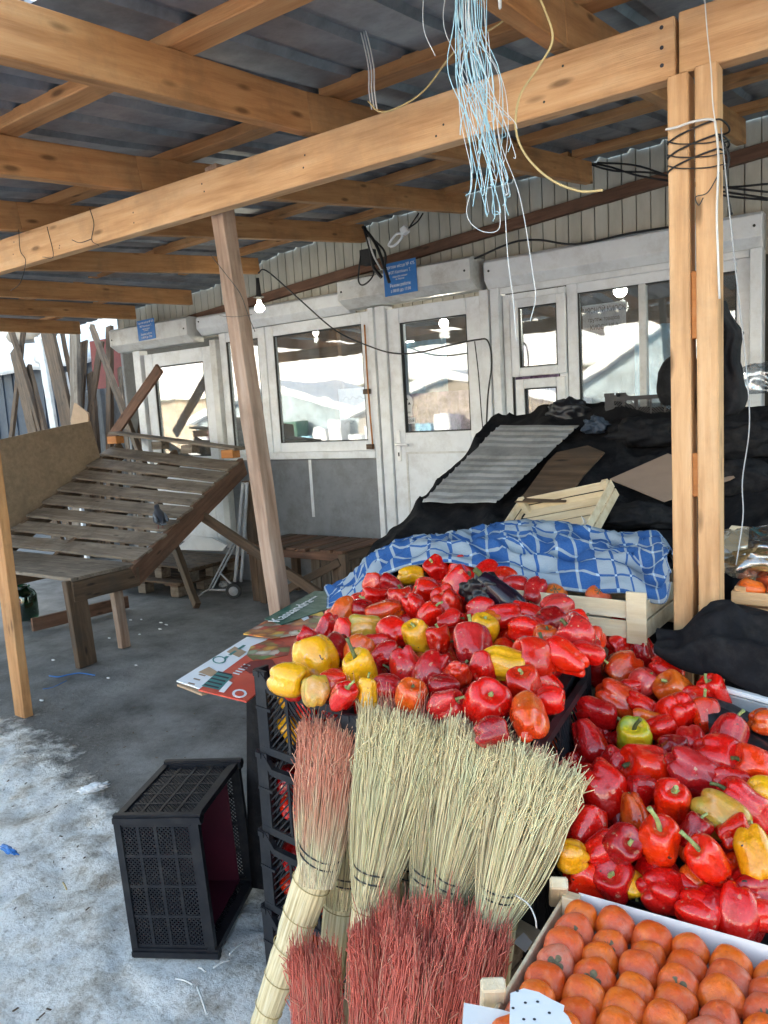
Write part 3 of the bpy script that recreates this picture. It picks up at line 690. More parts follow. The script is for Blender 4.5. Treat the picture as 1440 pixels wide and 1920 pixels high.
c2 = thing('wall_cable', 'thin black cable running up beside the right edge of the door', 'cable', (-2.62, 4.95, 1.5))
tube('strand', [P(x, y, 4.93) for x, y in ((890, 640), (897, 700), (903, 780), (908, 830))], .004, 'cable', c2, 5)
cb = thing('cable_tangle', 'tangle of black cables and boxes hanging above the blue plate', 'cables', tuple(P(690, 430, 4.75)))
for pts, r in (([(680, 425), (700, 450), (712, 475), (722, 505), (730, 530)], .012), ([(683, 425), (695, 470), (700, 500), (715, 520)], .014), ([(676, 480), (672, 525), (682, 534), (700, 515), (700, 480)], .006), ([(690, 440), (720, 470), (722, 500)], .008), ([(690, 445), (700, 475), (715, 505)], .006)):
    tube('strand', [P(x, y, 4.72) for x, y in pts], r, 'cable', cb, 6)
tube('strand', [P(x, y, 4.70) for x, y in ((690, 445), (700, 478), (715, 506))], .007, 'cable_white', cb, 6)
p = P(684, 480, 4.75); box('junction_box', p.x-.05, p.x+.05, 4.75, 4.83, p.z-.06, p.z+.05, 'rubber', cb)
pl = thing('extension_socket', 'white extension socket dangling on a cord before the red-brown ledger', 'socket', tuple(P(745, 450, 4.6)))
def bar_ring(bm, a, b_, wd, th):
    pass
beam('socket_body', P(754, 436, 4.6), P(764, 428, 4.6), .05, .05, 'white', pl, bev=.006); 
bm = bmesh.new(); q = [P(732, 462, 4.6), P(729, 458, 4.6), P(742, 440, 4.6), P(752, 438, 4.6), P(753, 446, 4.6), P(740, 460, 4.6), P(732, 462, 4.6)]
add_tube(bm, smooth_pts(q, 4), .009, 6); mesh_obj('loop_handle', bm, 'white', pl)
for dx in (0, 8): tube('cord', [P(766, 428, 4.6), P(775+dx, 415, 4.65), P(785+dx, 400, 4.7)], .005, 'cable', pl)
c3 = thing('wall_cables', 'slack black cables strung along the boarded wall at the right', 'cables', tuple(P(1100, 300, 4.9)))
for pts in ([(1080, 302), (1140, 312), (1200, 330), (1300, 345), (1440, 360)], [(1090, 303), (1150, 320), (1230, 325), (1340, 350), (1440, 345)], [(1120, 305), (1200, 312), (1310, 350), (1440, 372)], [(1290, 340), (1350, 365), (1440, 375)]):
    tube('strand', [P(x, y, 4.85) for x, y in pts], .006, 'cable', c3, 5)
c4 = thing('black_conduit', 'black cable lying along the top of the widest shutter box', 'cable', tuple(P(1000, 445, 4.95)))
tube('strand', [P(x, y, 4.9) for x, y in ((890, 485), (960, 455), (1010, 450), (1080, 458), (1180, 438), (1260, 425))], .007, 'cable', c4)
c5 = thing('beam_wire', 'thin dark wire loops nailed over the left end of the main beam', 'wire', tuple(P(160, 420, 2.0)))
for pts in ([(35, 430), (38, 470), (48, 490), (38, 530), (20, 545)], [(168, 390), (176, 420), (172, 450), (185, 460)], [(172, 448), (150, 455), (135, 450)], [(88, 425), (100, 480), (80, 482)]):
    tube('strand', [P(x, y, 2.012) for x, y in pts], .0016, 'wire', c5, 4)
c6 = thing('post_wire', 'thin dark wire slanting down the leaning post', 'wire', tuple(P(400, 480, 2.0)))
tube('strand', [P(x, y, 2.03) for x, y in ((395, 478), (420, 510), (450, 550), (465, 590), (478, 622))], .0014, 'wire', c6, 4)
tube('strand', [P(x, y, 2.03) for x, y in ((412, 592), (440, 594), (472, 590))], .0014, 'wire', c6, 4)

# ------------------------------------------------------------------ counter behind the heaps, with its cloth
S0, SY, SS = .79, 2.34, .457
def onS(x, y, off=0.): return onP(x, y, S0+off, SY, SS)
def slope_z(Y): return S0+(Y-SY)*SS
def cloth_grid(name, X0, X1, Y0_, Y1_, nx, ny, zf, mat, label, cat, skirt=.6, amp=.012, freq=5, edge=.03, seed=0):
    bm = bmesh.new(); g = []
    for i in range(nx+1):
        row = []
        for j in range(ny+1):
            u, v = i/nx, j/ny; X = X0+(X1-X0)*u; Y = Y0_+(Y1_-Y0_)*v
            n = noise.noise_vector(Vector((X*freq, Y*freq*.6, seed)))
            n2 = noise.noise(Vector((X*freq*3, Y*freq*2.2, seed+5)))
            cr_ = 1-abs(noise.noise(Vector((X*2.6+seed, Y*1.7, seed*2.))))*3.2; cr2 = 1-abs(noise.noise(Vector((X*5.5, Y*4.2, seed*3.))))*3.5
            fold = (max(0, cr_)**2*1.6+max(0, cr2)**2*.7)*amp
            e_ = edge if i in (0, nx) or j in (0, ny) else 0
            row.append(bm.verts.new((X+n.x*e_*2, Y+n.y*e_, zf(X, Y)+n.z*amp+abs(n2)*amp*.8+fold)))
        g.append(row)
    for i in range(nx):
        for j in range(ny): bm.faces.new((g[i][j], g[i+1][j], g[i+1][j+1], g[i][j+1])).smooth = True
    rim = [g[i][0] for i in range(nx+1)]+[g[nx][j] for j in range(1, ny+1)]+[g[i][ny] for i in range(nx-1, -1, -1)]+[g[0][j] for j in range(ny-1, 0, -1)]
    cx, cy = (X0+X1)/2, (Y0_+Y1_)/2; prev = rim
    for s_ in range(1, 7):
        cur = []
        for k, v0 in enumerate(rim):
            zt = max(.01, v0.co.z-skirt); z = v0.co.z+(zt-v0.co.z)*s_/6
            wob = math.sin(k*1.9+seed)*.018*s_/6*2+noise.noise(Vector((k*.35, s_*.2, seed)))*.03*s_/6
            d = Vector((v0.co.x-cx, v0.co.y-cy, 0)).normalized()
            cur.append(bm.verts.new((v0.co.x+d.x*(wob+.004*s_), v0.co.y+d.y*(wob+.004*s_), z)))
        m_ = len(rim)
        for k in range(m_): bm.faces.new((prev[k], cur[k], cur[(k+1) % m_], prev[(k+1) % m_])).smooth = True
        prev = cur
    bmesh.ops.recalc_face_normals(bm, faces=bm.faces[:])
    return tag(mesh_obj(name, bm, mat), label, cat)
cloth_grid('black_cloth', -1.93, .55, 2.16, 3.78, 100, 70, lambda X, Y: slope_z(Y)-.03, 'black_cloth', 'big black cloth draped over the sloping counter behind the blanket', 'cloth', 1.3, .03, 4, .025, 1)
cloth_grid('table_cloth', -1.70, -1.0, 1.60, 2.30, 24, 24, lambda X, Y: .735, 'black_cloth', 'black cloth hanging from the low table under the printed cardboard', 'cloth', .72, .004, 5, .004, 7)
# ribbed tin sheet
tn = [onS(x, y, .065) for x, y in ((792, 941), (930, 942), (1086, 797), (938, 796))]
bm = bmesh.new(); nx_, ny_ = 10, 66; g = []
for j in range(ny_+1):
    v = j/ny_; a = tn[0].lerp(tn[3], v); b_ = tn[1].lerp(tn[2], v); ph = (v*13) % 1
    h = .008 if .08 < ph < .26 else 0
    g.append([bm.verts.new(a.lerp(b_, i/nx_)+Vector((0, 0, h+.006*noise.noise(Vector((i*.4, j*.1, 0)))))) for i in range(nx_+1)])
for j in range(ny_):
    for i in range(nx_): bm.faces.new((g[j][i], g[j][i+1], g[j+1][i+1], g[j+1][i])).smooth = False
ex = bmesh.ops.extrude_face_region(bm, geom=bm.faces[:])
bmesh.ops.translate(bm, vec=(0, 0, -.002), verts=[v for v in ex['geom'] if isinstance(v, bmesh.types.BMVert)])
tag(mesh_obj('tin_sheet', bm, 'tin'), 'dull ribbed tin sheet lying up the slope of the black cloth', 'metal sheet')
tag(plate('rubber_mat', [onS(x, y, .06) for x, y in ((965, 940), (983, 926), (1027, 865), (1044, 848), (1102, 835), (1134, 848), (1094, 891), (1060, 940))], .006, 'card_brown', None, (0, 0, 1)), 'brown worn board on the black cloth right of the tin sheet', 'board')
bpy.data.objects['rubber_mat'].material_slots[0].material = MATS['wood_old']; bpy.data.objects['rubber_mat'].name = 'worn_board'
tag(plate('flat_cardboard', [onS(x, y, .075) for x, y in ((1143, 898), (1245, 940), (1387, 893), (1252, 850))], .004, 'card_tan', None, (0, 0, 1)), 'flat pinkish brown cardboard on the black cloth behind the twin posts', 'cardboard')
# plank and things along the top of the counter
bk = lambda x, y: onY(x, y, 3.74)
tag(beam('top_plank', onY(928, 792, 3.86), onY(1150, 778, 3.86), .12, .045, 'wood_red', None, rag=.006), 'old reddish plank along the top of the counter, left part', 'plank')
tag(beam('top_plank', onY(1240, 785, 3.9), onY(1460, 775, 3.9), .12, .05, 'wood_red', None, rag=.006), 'old brown plank along the top of the counter behind the hanging bag', 'plank')
def lump(name, cpos, rx, ry, rz, mat, label, cat, seed=0, amp=.25, f=2.2, sub=4, Mx=None):
    bm = bmesh.new(); bmesh.ops.create_icosphere(bm, subdivisions=sub, radius=1)
    for v in bm.verts:
        n = noise.noise(v.co*f+Vector((seed, 0, 0)))+.5*abs(noise.noise(v.co*f*2.3+Vector((0, seed, 0)))); v.co *= 1+amp*n
        v.co = Vector((v.co.x*rx, v.co.y*ry, max(v.co.z, -.75)*rz))
    return tag(mesh_obj(name, bm, mat, None, (Mx or Matrix.Identity(4)) if Mx else Matrix.Translation(cpos), True), label, cat)
lump('black_bag', bk(1062, 775), .10, .08, .065, 'black_film', 'crumpled black plastic bag on the top plank above the tin sheet', 'bag', 3, .5)
for k, (x, y, a, b_, c_, lab) in enumerate(((1195, 968, .16, .09, .05, 'crumpled black bag low on the black cloth behind the blanket'), (1205, 815, .15, .10, .07, 'crumpled black bag just below the black crate on the counter'), (1135, 945, .08, .06, .035, 'small black plastic scrap under the corner of the tipped box'), (1395, 900, .14, .10, .07, 'crumpled black bag right of the twin posts on the cloth'), (1400, 830, .15, .08, .08, 'black bag under the hanging torn one at the right'))):
    lump('black_bag', onS(x, y, .02), a, b_, c_, 'black_cloth', lab, 'bag', 20+k, .45)
lump('cap', onY(1275, 718, 3.6), .10, .09, .13, 'black_cloth', 'round black bundle standing behind the twin posts', 'bundle', 2, .08)
lump('blue_bag', onS(1118, 800, .05), .055, .05, .04, 'dark_blue', 'small dark blue plastic bag knotted on the top edge of the black cloth', 'bag', 9, .6)
lump('white_bag', onY(1425, 715, 3.7), .10, .06, .07, 'clear_film', 'whitish plastic bag hanging at the right end of the counter', 'bag', 4, .5)

# ------------------------------------------------------------------ crates
def bar(bm, a, b_, wd, th, nrm):
    a, b_, n = Vector(a), Vector(b_), Vector(nrm); x = (b_-a).normalized(); y = n.cross(x).normalized()*wd/2; n = n*th/2
    vs = [bm.verts.new(p+s1*y+s2*n) for p in (a, b_) for s1 in (-1, 1) for s2 in (-1, 1)]
    for f in ((0, 1, 3, 2), (4, 6, 7, 5), (0, 4, 5, 1), (2, 3, 7, 6), (0, 2, 6, 4), (1, 5, 7, 3)): bm.faces.new([vs[i] for i in f])
def lattice(bm, o, ux, uz, W, Ht, nx, nz, mode, wd=.0035, step=.014):
    """openwork panel: o corner, ux/uz unit axes"""
    o, ux, uz = Vector(o), Vector(ux), Vector(uz); n = ux.cross(uz); P_ = lambda a, b_: o+ux*a+uz*b_
    for i in range(nx+1): bar(bm, P_(W*i/nx, 0), P_(W*i/nx, Ht), .009, .006, n)
    for j in range(nz+1): bar(bm, P_(0, Ht*j/nz), P_(W, Ht*j/nz), .009, .0062, n)
    cw, ch = W/nx, Ht/nz
    def clipline(x0, z0, dx, dz, i, j):
        ts = []; lo, hi = -1e9, 1e9
        for p, d, mx in ((x0, dx, cw), (z0, dz, ch)):
            if abs(d) < 1e-9: continue
            a, b_ = (0-p)/d, (mx-p)/d; lo = max(lo, min(a, b_)); hi = min(hi, max(a, b_))
        if hi-lo > .004:
            bar(bm, P_(i*cw+x0+dx*lo, j*ch+z0+dz*lo), P_(i*cw+x0+dx*hi, j*ch+z0+dz*hi), wd, .003, n)
    for i in range(nx):
        for j in range(nz):
            k = -ch
            while k < cw+ch:
                if mode == 'x' or (i+j) % 2 == 0: clipline(k, 0, .7, .7, i, j)
                if mode == 'x' or (i+j) % 2 == 1: clipline(k, 0, -.7, .7, i, j) if mode != 'x' else clipline(k, 0, -.7, .7, i, j)
                k += step
def crate_walls(parent, W, D, Ht, nxa, nxb, nz, mode, step, low=.80, Mx=None):
    Mx = Mx or Matrix.Identity(4)
    for (o, ux, ln, nn) in (((0, 0, 0), (1, 0, 0), W, nxa), ((0, D, 0), (1, 0, 0), W, nxa), ((0, 0, 0), (0, 1, 0), D, nxb), ((W, 0, 0), (0, 1, 0), D, nxb)):
        bm = bmesh.new(); o = Vector(o); ux = Vector(ux); n = ux.cross(Vector((0, 0, 1)))
        lattice(bm, o+Vector((0, 0, .014))+ux*.02, ux, (0, 0, 1), ln-.04, Ht*low-.02, nn, nz, mode, step=step)
        bar(bm, o+Vector((0, 0, .008)), o+ux*ln+Vector((0, 0, .008)), .02, .012, n)
        bar(bm, o+ux*.055+Vector((0, 0, Ht*low)), o+ux*(ln-.055)+Vector((0, 0, Ht*low)), .018, .016, n)
        for a, b_, c_ in ((0, .02, .055), (ln, ln-.02, ln-.055)):
            bar(bm, o+ux*b_+Vector((0, 0, 0)), o+ux*b_+Vector((0, 0, Ht)), .04, .011, n)
            bar(bm, o+ux*b_+Vector((0, 0, Ht-.006)), o+ux*c_+Vector((0, 0, Ht*low)), .016, .014, n)
            bar(bm, o+ux*a+Vector((0, 0, Ht-.008)), o+ux*b_+Vector((0, 0, Ht-.008)), .014, .018, n)
            bar(bm, o+ux*a+Vector((0, 0, Ht*.55)), o+ux*c_+Vector((0, 0, Ht*.55)), .008, .016, n)
        mesh_obj('side_wall', bm, 'black_plastic', parent, Mx)
    bm = bmesh.new(); lattice(bm, (0, 0, .006), (1, 0, 0), (0, 1, 0), W, D, 4, 4, 'x', step=.03); mesh_obj('base', bm, 'black_plastic', parent, Mx)
ROT = R_(-5.5); CW, CD, CH = .408, .50, .2175
def crate_M(col, lev, dy=0, dx=0):
    if col == 1:
        r2 = R_(6+lev*.8-.4); return Matrix.Translation(Vector((-.595-.408*math.cos(r2), 1.262-.408*math.sin(r2), CH*lev))) @ Matrix.Rotation(r2, 4, 'Z')
    d = Vector((math.cos(ROT), math.sin(ROT), 0)); q = Vector((-math.sin(ROT), math.cos(ROT), 0))
    p = Vector((-1.412+.011*lev, 1.318+.004*lev, CH*lev))+d*(col*.413+dx)+q*dy
    return Matrix.Translation(p) @ Matrix.Rotation(ROT, 4, 'Z')
cr0 = thing('plastic_crate', 'x', 'crate', Mx=Matrix.Identity(4), group='stacked black plastic crates')
crate_walls(cr0, CW, CD, CH, 4, 5, 1, 'h', .019)
lv = ['bottom', 'second from the ground', 'third from the ground', 'top']
first = True; jobs = []
for col in (0, 1):
    for lev in range(4):
        pos = ('left', 'right')[col]
        jobs.append((crate_M(col, lev), ('black openwork crate, %s of the left stack by the printed cardboard' if col == 0 else 'black openwork crate, %s of the right stack behind the brooms') % (lv[lev] if lev != 3 else 'topmost')))
jobs.append((crate_M(0, 0, .55, -.12), 'black crate on the ground behind the overturned crate, lower one'))
jobs.append((crate_M(0, 1, .55, -.12), 'black crate behind the overturned crate, upper of two'))
for lev in range(3): jobs.append((Matrix.Translation((-.50, 1.24, CH*lev)) @ Matrix.Rotation(R_(-2), 4, 'Z'), 'black crate under the right hand heap of peppers, %s' % ('lowest on the ground', 'middle one of three', 'highest of three')[lev]))
for lev in range(2): jobs.append((Matrix.Translation((-.50, .74-.02*lev, .0+CH*lev)) @ Matrix.Rotation(R_(-3), 4, 'Z'), ('lower', 'upper')[lev]+' black crate beneath the crate of persimmons'))
for k, (Mx, lab) in enumerate(jobs):
    if k == 0: cr0.matrix_basis = Mx; cr0['label'] = lab; base_M = Mx
    else: dup(cr0, Mx, lab)
WM[cr0.name] = jobs[0][0]
# children of cr0 were built with identity parent inverse
for ch in cr0.children: ch.matrix_parent_inverse = Matrix.Identity(4)
# overturned crate on the snow
P0 = onZ(252, 1787, 0); PR = onZ(418, 1786, 0); dW = (PR-P0).normalized(); dW = Matrix.Rotation(R_(-5), 3, 'Z') @ dW; dD = Vector((-dW.y, dW.x, 0))
# local: x = up (height of standing crate), y = depth, z = opening direction
Mx = Matrix.Identity(4)
for i in range(3): Mx[i][0] = (0, 0, 1)[i]; Mx[i][1] = dD[i]; Mx[i][2] = dW[i]; Mx[i][3] = (P0+Vector((0, 0, .006)))[i]
Mx = Mx @ Matrix.Rotation(R_(2.2), 4, 'Y')
oc = thing('plastic_crate', 'black plastic crate standing on its side on the dirty snow', 'crate', Mx=Mx, group=None)
LW, LD, LH = .405, .33, (PR-P0).length
bmw = []
for (o, ux, ln, nn) in (((0, 0, 0), (1, 0, 0), LW, 4), ((0, LD, 0), (1, 0, 0), LW, 4), ((0, 0, 0), (0, 1, 0), LD, 5), ((LW, 0, 0), (0, 1, 0), LD, 5)):
    bm = bmesh.new(); o = Vector(o); ux = Vector(ux); n = ux.cross(Vector((0, 0, 1)))
    lattice(bm, o+Vector((0, 0, .014))+ux*.02, ux, (0, 0, 1), ln-.04, LH-.05, nn, 4, 'x', wd=.0035, step=.0125)
    bar(bm, o+Vector((0, 0, .008)), o+ux*ln+Vector((0, 0, .008)), .02, .014, n); bar(bm, o+Vector((0, 0, .0))+n*-.0, o+Vector((0, 0, LH)), .03, .016, n); bar(bm, o+ux*ln, o+ux*ln+Vector((0, 0, LH)), .03, .016, n)
    bar(bm, o+Vector((0, 0, LH-.02)), o+ux*ln+Vector((0, 0, LH-.02)), .022, .018, n)
    mesh_obj('side_wall', bm, 'black_plastic', oc, Mx)
bm = bmesh.new(); lattice(bm, (0, 0, .006), (1, 0, 0), (0, 1, 0), LW, LD, 5, 5, 'x', step=.02); mesh_obj('base', bm, 'black_plastic', oc, Mx)
bm = bmesh.new(); bbox(bm, .012, LW-.012, .014, LD-.014, .014, .018); bbox(bm, .012, .016, .014, LD-.014, .018, LH*.8); bbox(bm, .012, LW-.012, LD-.018, LD-.014, .018, LH*.8)
mesh_obj('inner_sheet', bm, 'maroon_cast', oc, Mx)  # added sheet; its maroon imitates the reddish glow inside the black crate
# black crate lying on the counter top
p = onY(1137, 792, 3.72)
Mx = Matrix.Translation((p.x, p.y, p.z+.0)) @ Matrix.Rotation(R_(6), 4, 'Z')
bc = thing('plastic_crate', 'low black plastic crate on the top edge of the counter', 'crate', Mx=Mx)
crate_walls(bc, .42, .28, .14, 6, 4, 1, 'h', .013, .8, Mx)

# slatted wooden boxes
def wooden_crate(L, W, Ht, Mx, label, group=None, mat='poplar', slats=2, name='fruit_box', bottom=True):
    o = thing(name, label, 'crate', Mx=Mx, group=group)
    def bb(nm, *a, m_=mat): box(nm, *a, m_, o, .0015, Mx)
    gap = .006; sh = (Ht*.86-gap*(slats-1))/slats
    for s_ in range(slats):
        z0 = Ht*.05+s_*(sh+gap)
        bb('side_slat', .0, L, 0, .006, z0, z0+sh); bb('side_slat', .0, L, W-.006, W, z0, z0+sh)
        bb('end_slat', 0, .006, .0065, W-.0065, z0, z0+sh); bb('end_slat', L-.006, L, .0065, W-.0065, z0, z0+sh)
    for x, xx in ((.0065, .034), (L-.034, L-.0065)):
        for y, yy_ in ((.0065, .028), (W-.028, W-.0065)): bb('corner_post', x, xx, y, yy_, .0, Ht*1.05)
    n = max(4, int(W/.05)); ww = W/n
    if bottom:
        for k in range(n): bb('bottom_slat', .007, L-.007, ww*k+.004 if k else .007, ww*(k+1)-.004, .012, .017)
    return o
pA = onY(1213, 1204, 1.97)
MA = Matrix.Translation((pA.x-.50, 1.97, pA.z)) @ Matrix.Rotation(R_(-1), 4, 'Z')
wa = wooden_crate(.50, .36, .118, MA, 'white slatted box of fruit under the front of the checked blanket')
# outer corner batten as in the photo
box('corner_batten', .452, .505, -.010, -.001, -.004, .135, 'poplar', wa, .0015, MA)
wooden_crate(.52, .40, .115, Matrix.Translation((pA.x-.47, 2.0, pA.z-.122)), 'slatted box below the white box beside the twin posts')
wooden_crate(.5, .38, .2, Matrix.Translation((pA.x-.45, 2.03, pA.z-.33)), 'slatted box at the foot of the pair of boxes beside the posts')
pB = onY(1352, 1140, 2.09)
wb_ = wooden_crate(.55, .36, .085, Matrix.Translation((-.405, 2.09, pB.z-.03)), 'slatted box of persimmons right of the twin posts', mat='pine_pale')
# empty box tipped on the slope
Dp, Cp, Ap = Vector((-1.379, 2.912, 1.111)), Vector((-.982, 2.844, 1.197)), Vector((-1.388, 2.701, .993))
ux = (Cp-Dp).normalized(); uy = (Dp-Ap).normalized(); uy = (uy-ux*uy.dot(ux)).normalized(); nz = ux.cross(uy)
Mt = Matrix.Identity(4); og = Dp-uy*.30-nz*.085-ux*.01
for i in range(3): Mt[i][0], Mt[i][1], Mt[i][2], Mt[i][3] = ux[i], uy[i], nz[i], og[i]
tc_ = wooden_crate((Cp-Dp).length+.02, .30, .085, Mt, 'empty pale slatted box tipped on the black cloth above the blanket')
tag(plate('paper_label', [Mt @ Vector(v) for v in ((.40, .10, .03), (.46, .02, .02), (.44, .0, .06), (.39, .08, .08))], .001, 'white'), 'small white paper stuck out of the tipped empty box', 'paper')

# ------------------------------------------------------------------ peppers
def pepper_mesh(seed, L=1.0, lobes=4, taper=.25, deform=.08):
    rnd = random.Random(seed); bm = bmesh.new(); nu, nv = 36, 22; ph = rnd.random()*6; rings = []
    amps = [rnd.uniform(.75, 1.1) for _ in range(lobes)]
    for j in range(nv+1):
        t_ = math.pi*j/nv; cz = math.cos(t_)
        s_ = math.sin(t_)**.62 if 0 < j < nv else 0
        ring = []
        for i in range(nu):
            a = 2*math.pi*i/nu; l = lobes*a/2
            k = abs(math.cos(l)); lob = 1-.14*(1-k**.6)*(1+.5*(1-cz)/2)
            lob *= amps[int(((a+math.pi/lobes) % (2*math.pi))/(2*math.pi)*lobes) % lobes]**.35
            rr = .45*s_*lob*(1-taper*(1-cz)/2)
            z = cz*.5*L
            q = rr/.45
            if cz > 0: z -= .17*math.exp(-(rr/.15)**2)
            else: z += .13*math.exp(-(rr/.13)**2)+(.06*(1-k) if s_ < .9 else 0)
            v = Vector((rr*math.cos(a+ph), rr*math.sin(a+ph), z))
            d = noise.noise_vector(v*2.1+Vector((seed*3.1, 0, 0)))
            ring.append(v+d*deform)
        rings.append(ring)
    V = [[bm.verts.new(v) for v in r] for r in rings[1:-1]]
    top = bm.verts.new(sum((v for v in rings[0]), Vector())/nu); bot = bm.verts.new(sum((v for v in rings[-1]), Vector())/nu)
    for j in range(len(V)-1):
        for i in range(nu): bm.faces.new((V[j][i], V[j+1][i], V[j+1][(i+1) % nu], V[j][(i+1) % nu])).smooth = True
    for i in range(nu):
        bm.faces.new((top, V[0][i], V[0][(i+1) % nu])).smooth = True; bm.faces.new((bot, V[-1][(i+1) % nu], V[-1][i])).smooth = True
    return bm, top.co.z if False else .5*L-.20
def stem_bm(seed, z0, ln=.42):
    rnd = random.Random(seed); bm = bmesh.new()
    a = rnd.random()*6; dx, dy = math.cos(a)*.12*ln/.4, math.sin(a)*.12*ln/.4
    pts = [(0, 0, z0-.03), (0, 0, z0+.08), (dx*.5, dy*.5, z0+.08+ln*.5), (dx*1.6, dy*1.6, z0+.06+ln)]
    add_tube(bm, smooth_pts(pts, 4), .048, 7, lambda u: 1.15-.5*u+.5*max(0, u-.8)*3)
    c = bm.verts.new((0, 0, z0+.035)); rim = []
    for i in range(12):
        r = .19 if i % 2 == 0 else .12; b_ = 2*math.pi*i/12; rim.append(bm.verts.new((r*math.cos(b_), r*math.sin(b_), z0+.03+.02*(i % 2)+ (.05 if i % 2 == 0 else 0))))
    for i in range(12): bm.faces.new((c, rim[i], rim[(i+1) % 12])).smooth = True
    return bm
PM = []; STM = []
for k, (L, lob, tp, df) in enumerate(((1.0, 4, .16, .07), (1.08, 3, .26, .08), (.93, 4, .10, .10), (1.14, 3, .30, .07), (1.0, 4, .22, .13), (.88, 4, .12, .06), (1.22, 3, .18, .09))):
    bm, _ = pepper_mesh(k+1, L, lob, tp, df); me = bpy.data.meshes.new('bell_pepper'); bm.to_mesh(me); bm.free(); me.materials.append(MATS['pepper_red']); me.polygons.foreach_set('use_smooth', [True]*len(me.polygons)); PM.append((me, L))
    bm = stem_bm(k, .5*L-.20, (.30, .2, .10, .38, .16, .06, .26)[k]); me2 = bpy.data.meshes.new('stem'); bm.to_mesh(me2); bm.free(); me2.materials.append(MATS['stem_green']); STM.append(me2)
MATK = dict(r='pepper_red', d='pepper_dark', p='pepper_pink', o='pepper_orange', y='pepper_yellow', m='pepper_mottled', g='pepper_greenyellow')
COLN = dict(r='glossy red', d='dark crimson', p='pinkish red', o='orange red', y='yellow', m='blotched olive', g='green and yellow')
prnd = random.Random(3)
def pepper(pos, size, kind, axis, label, group, var=None, squash=1.0):
    k = prnd.randrange(len(PM)) if var is None else var
    me, L = PM[k]; o = bpy.data.objects.new('bell_pepper', me); z = Vector(axis).normalized(); x = z.orthogonal().normalized()
    x = Matrix.Rotation(prnd.random()*6.28, 3, z) @ x; y = z.cross(x); s_ = size/(.5*(L+.90))
    Mx = Matrix.Identity(4)
    for i in range(3): Mx[i][0], Mx[i][1], Mx[i][2], Mx[i][3] = x[i]*s_, y[i]*s_*squash, z[i]*s_, pos[i]
    link(o, None, Mx); tag(o, label, 'bell pepper', group)
    if kind != 'r': o.material_slots[0].link = 'OBJECT'; o.material_slots[0].material = MATS[MATK[kind]]
    st_ = bpy.data.objects.new('stem', STM[k]); COL.objects.link(st_); st_.parent = o
    if prnd.random() < .35: st_.material_slots[0].link = 'OBJECT'; st_.material_slots[0].material = MATS['stem_dark']
    return o
def s1(X, Y): return .905+.085*(Y-1.3)
def hit(x, y, plane):
    z0, Y0_, s_ = plane; return onP(x, y, z0, Y0_, s_)
PL1 = (.912, 1.3, .075); PL2 = (.705, 1.2, .165)
# x, y, size, kind, stem direction in the picture, lean towards the viewer
A1 = [(770,1079,46,'y',0,-.2),(820,1072,52,'r',120,.3),(860,1070,52,'r',40,0),(862,1101,72,'r',55,.25),(800,1108,52,'r',160,.2),(735,1096,46,'d',150,0),(704,1120,48,'r',180,.3),(750,1130,56,'o',90,-.3),(781,1143,60,'r',-60,-.3),(835,1134,76,'o',-70,-.5),
(721,1149,62,'o',200,.1),(680,1145,48,'d',170,0),(640,1150,62,'o',230,.4),(613,1176,50,'d',250,.3),(645,1184,52,'r',-80,.2),(683,1178,62,'m',180,-.1),(737,1188,64,'r',130,-.7),(787,1193,60,'y',120,.2),(821,1201,52,'o',90,-.3),(842,1166,50,'r',20,.2),
(886,1211,82,'p',90,-.6),(905,1182,62,'y',80,.3),(902,1146,56,'r',0,.1),(895,1122,54,'d',60,.3),(914,1080,60,'r',30,0),(945,1086,50,'o',-30,.2),(967,1102,54,'p',0,.2),(1004,1108,52,'p',240,.5),(947,1156,62,'r',10,.1),(912,1165,50,'o',200,.1),
(990,1150,58,'r',-20,.2),(1033,1170,62,'d',20,-.3),(1045,1142,60,'p',10,-.2),(985,1183,62,'r',-10,.4),(1085,1200,88,'p',130,.2),(1060,1233,84,'r',150,-.6),(1003,1236,88,'o',160,.25),(1026,1202,54,'o',90,0),(945,1247,84,'y',-5,.3),(982,1291,74,'o',100,.3),
(1031,1311,56,'r',0,.4),(989,1346,94,'o',80,-.95),(912,1320,96,'r',80,.75),(857,1266,76,'o',-90,-.85),(811,1256,76,'d',-115,.3),(761,1246,72,'d',-75,.25),(721,1230,56,'d',30,0),(671,1221,62,'o',60,-.4),(631,1216,62,'d',-90,.7),(678,1262,86,'y',110,.4),
(590,1236,88,'y',110,-.15),(541,1273,74,'y',-10,.4),(592,1296,58,'m',90,-.3),(641,1306,64,'r',60,.6),(625,1276,50,'r',180,0),(690,1301,52,'y',90,-.2),(726,1291,56,'d',0,0),(770,1306,66,'o',80,.5),(833,1320,68,'p',30,.5),(831,1290,58,'d',180,0),
(920,1375,64,'d',0,-.4),(702,1206,48,'r',10,0),(906,1252,56,'r',90,-.3),(581,1195,42,'d',150,.2),(805,1156,52,'r',60,.2),(700,1096,44,'o',90,0),(1075,1165,50,'r',20,0),(1100,1225,56,'r',-20,.1)]
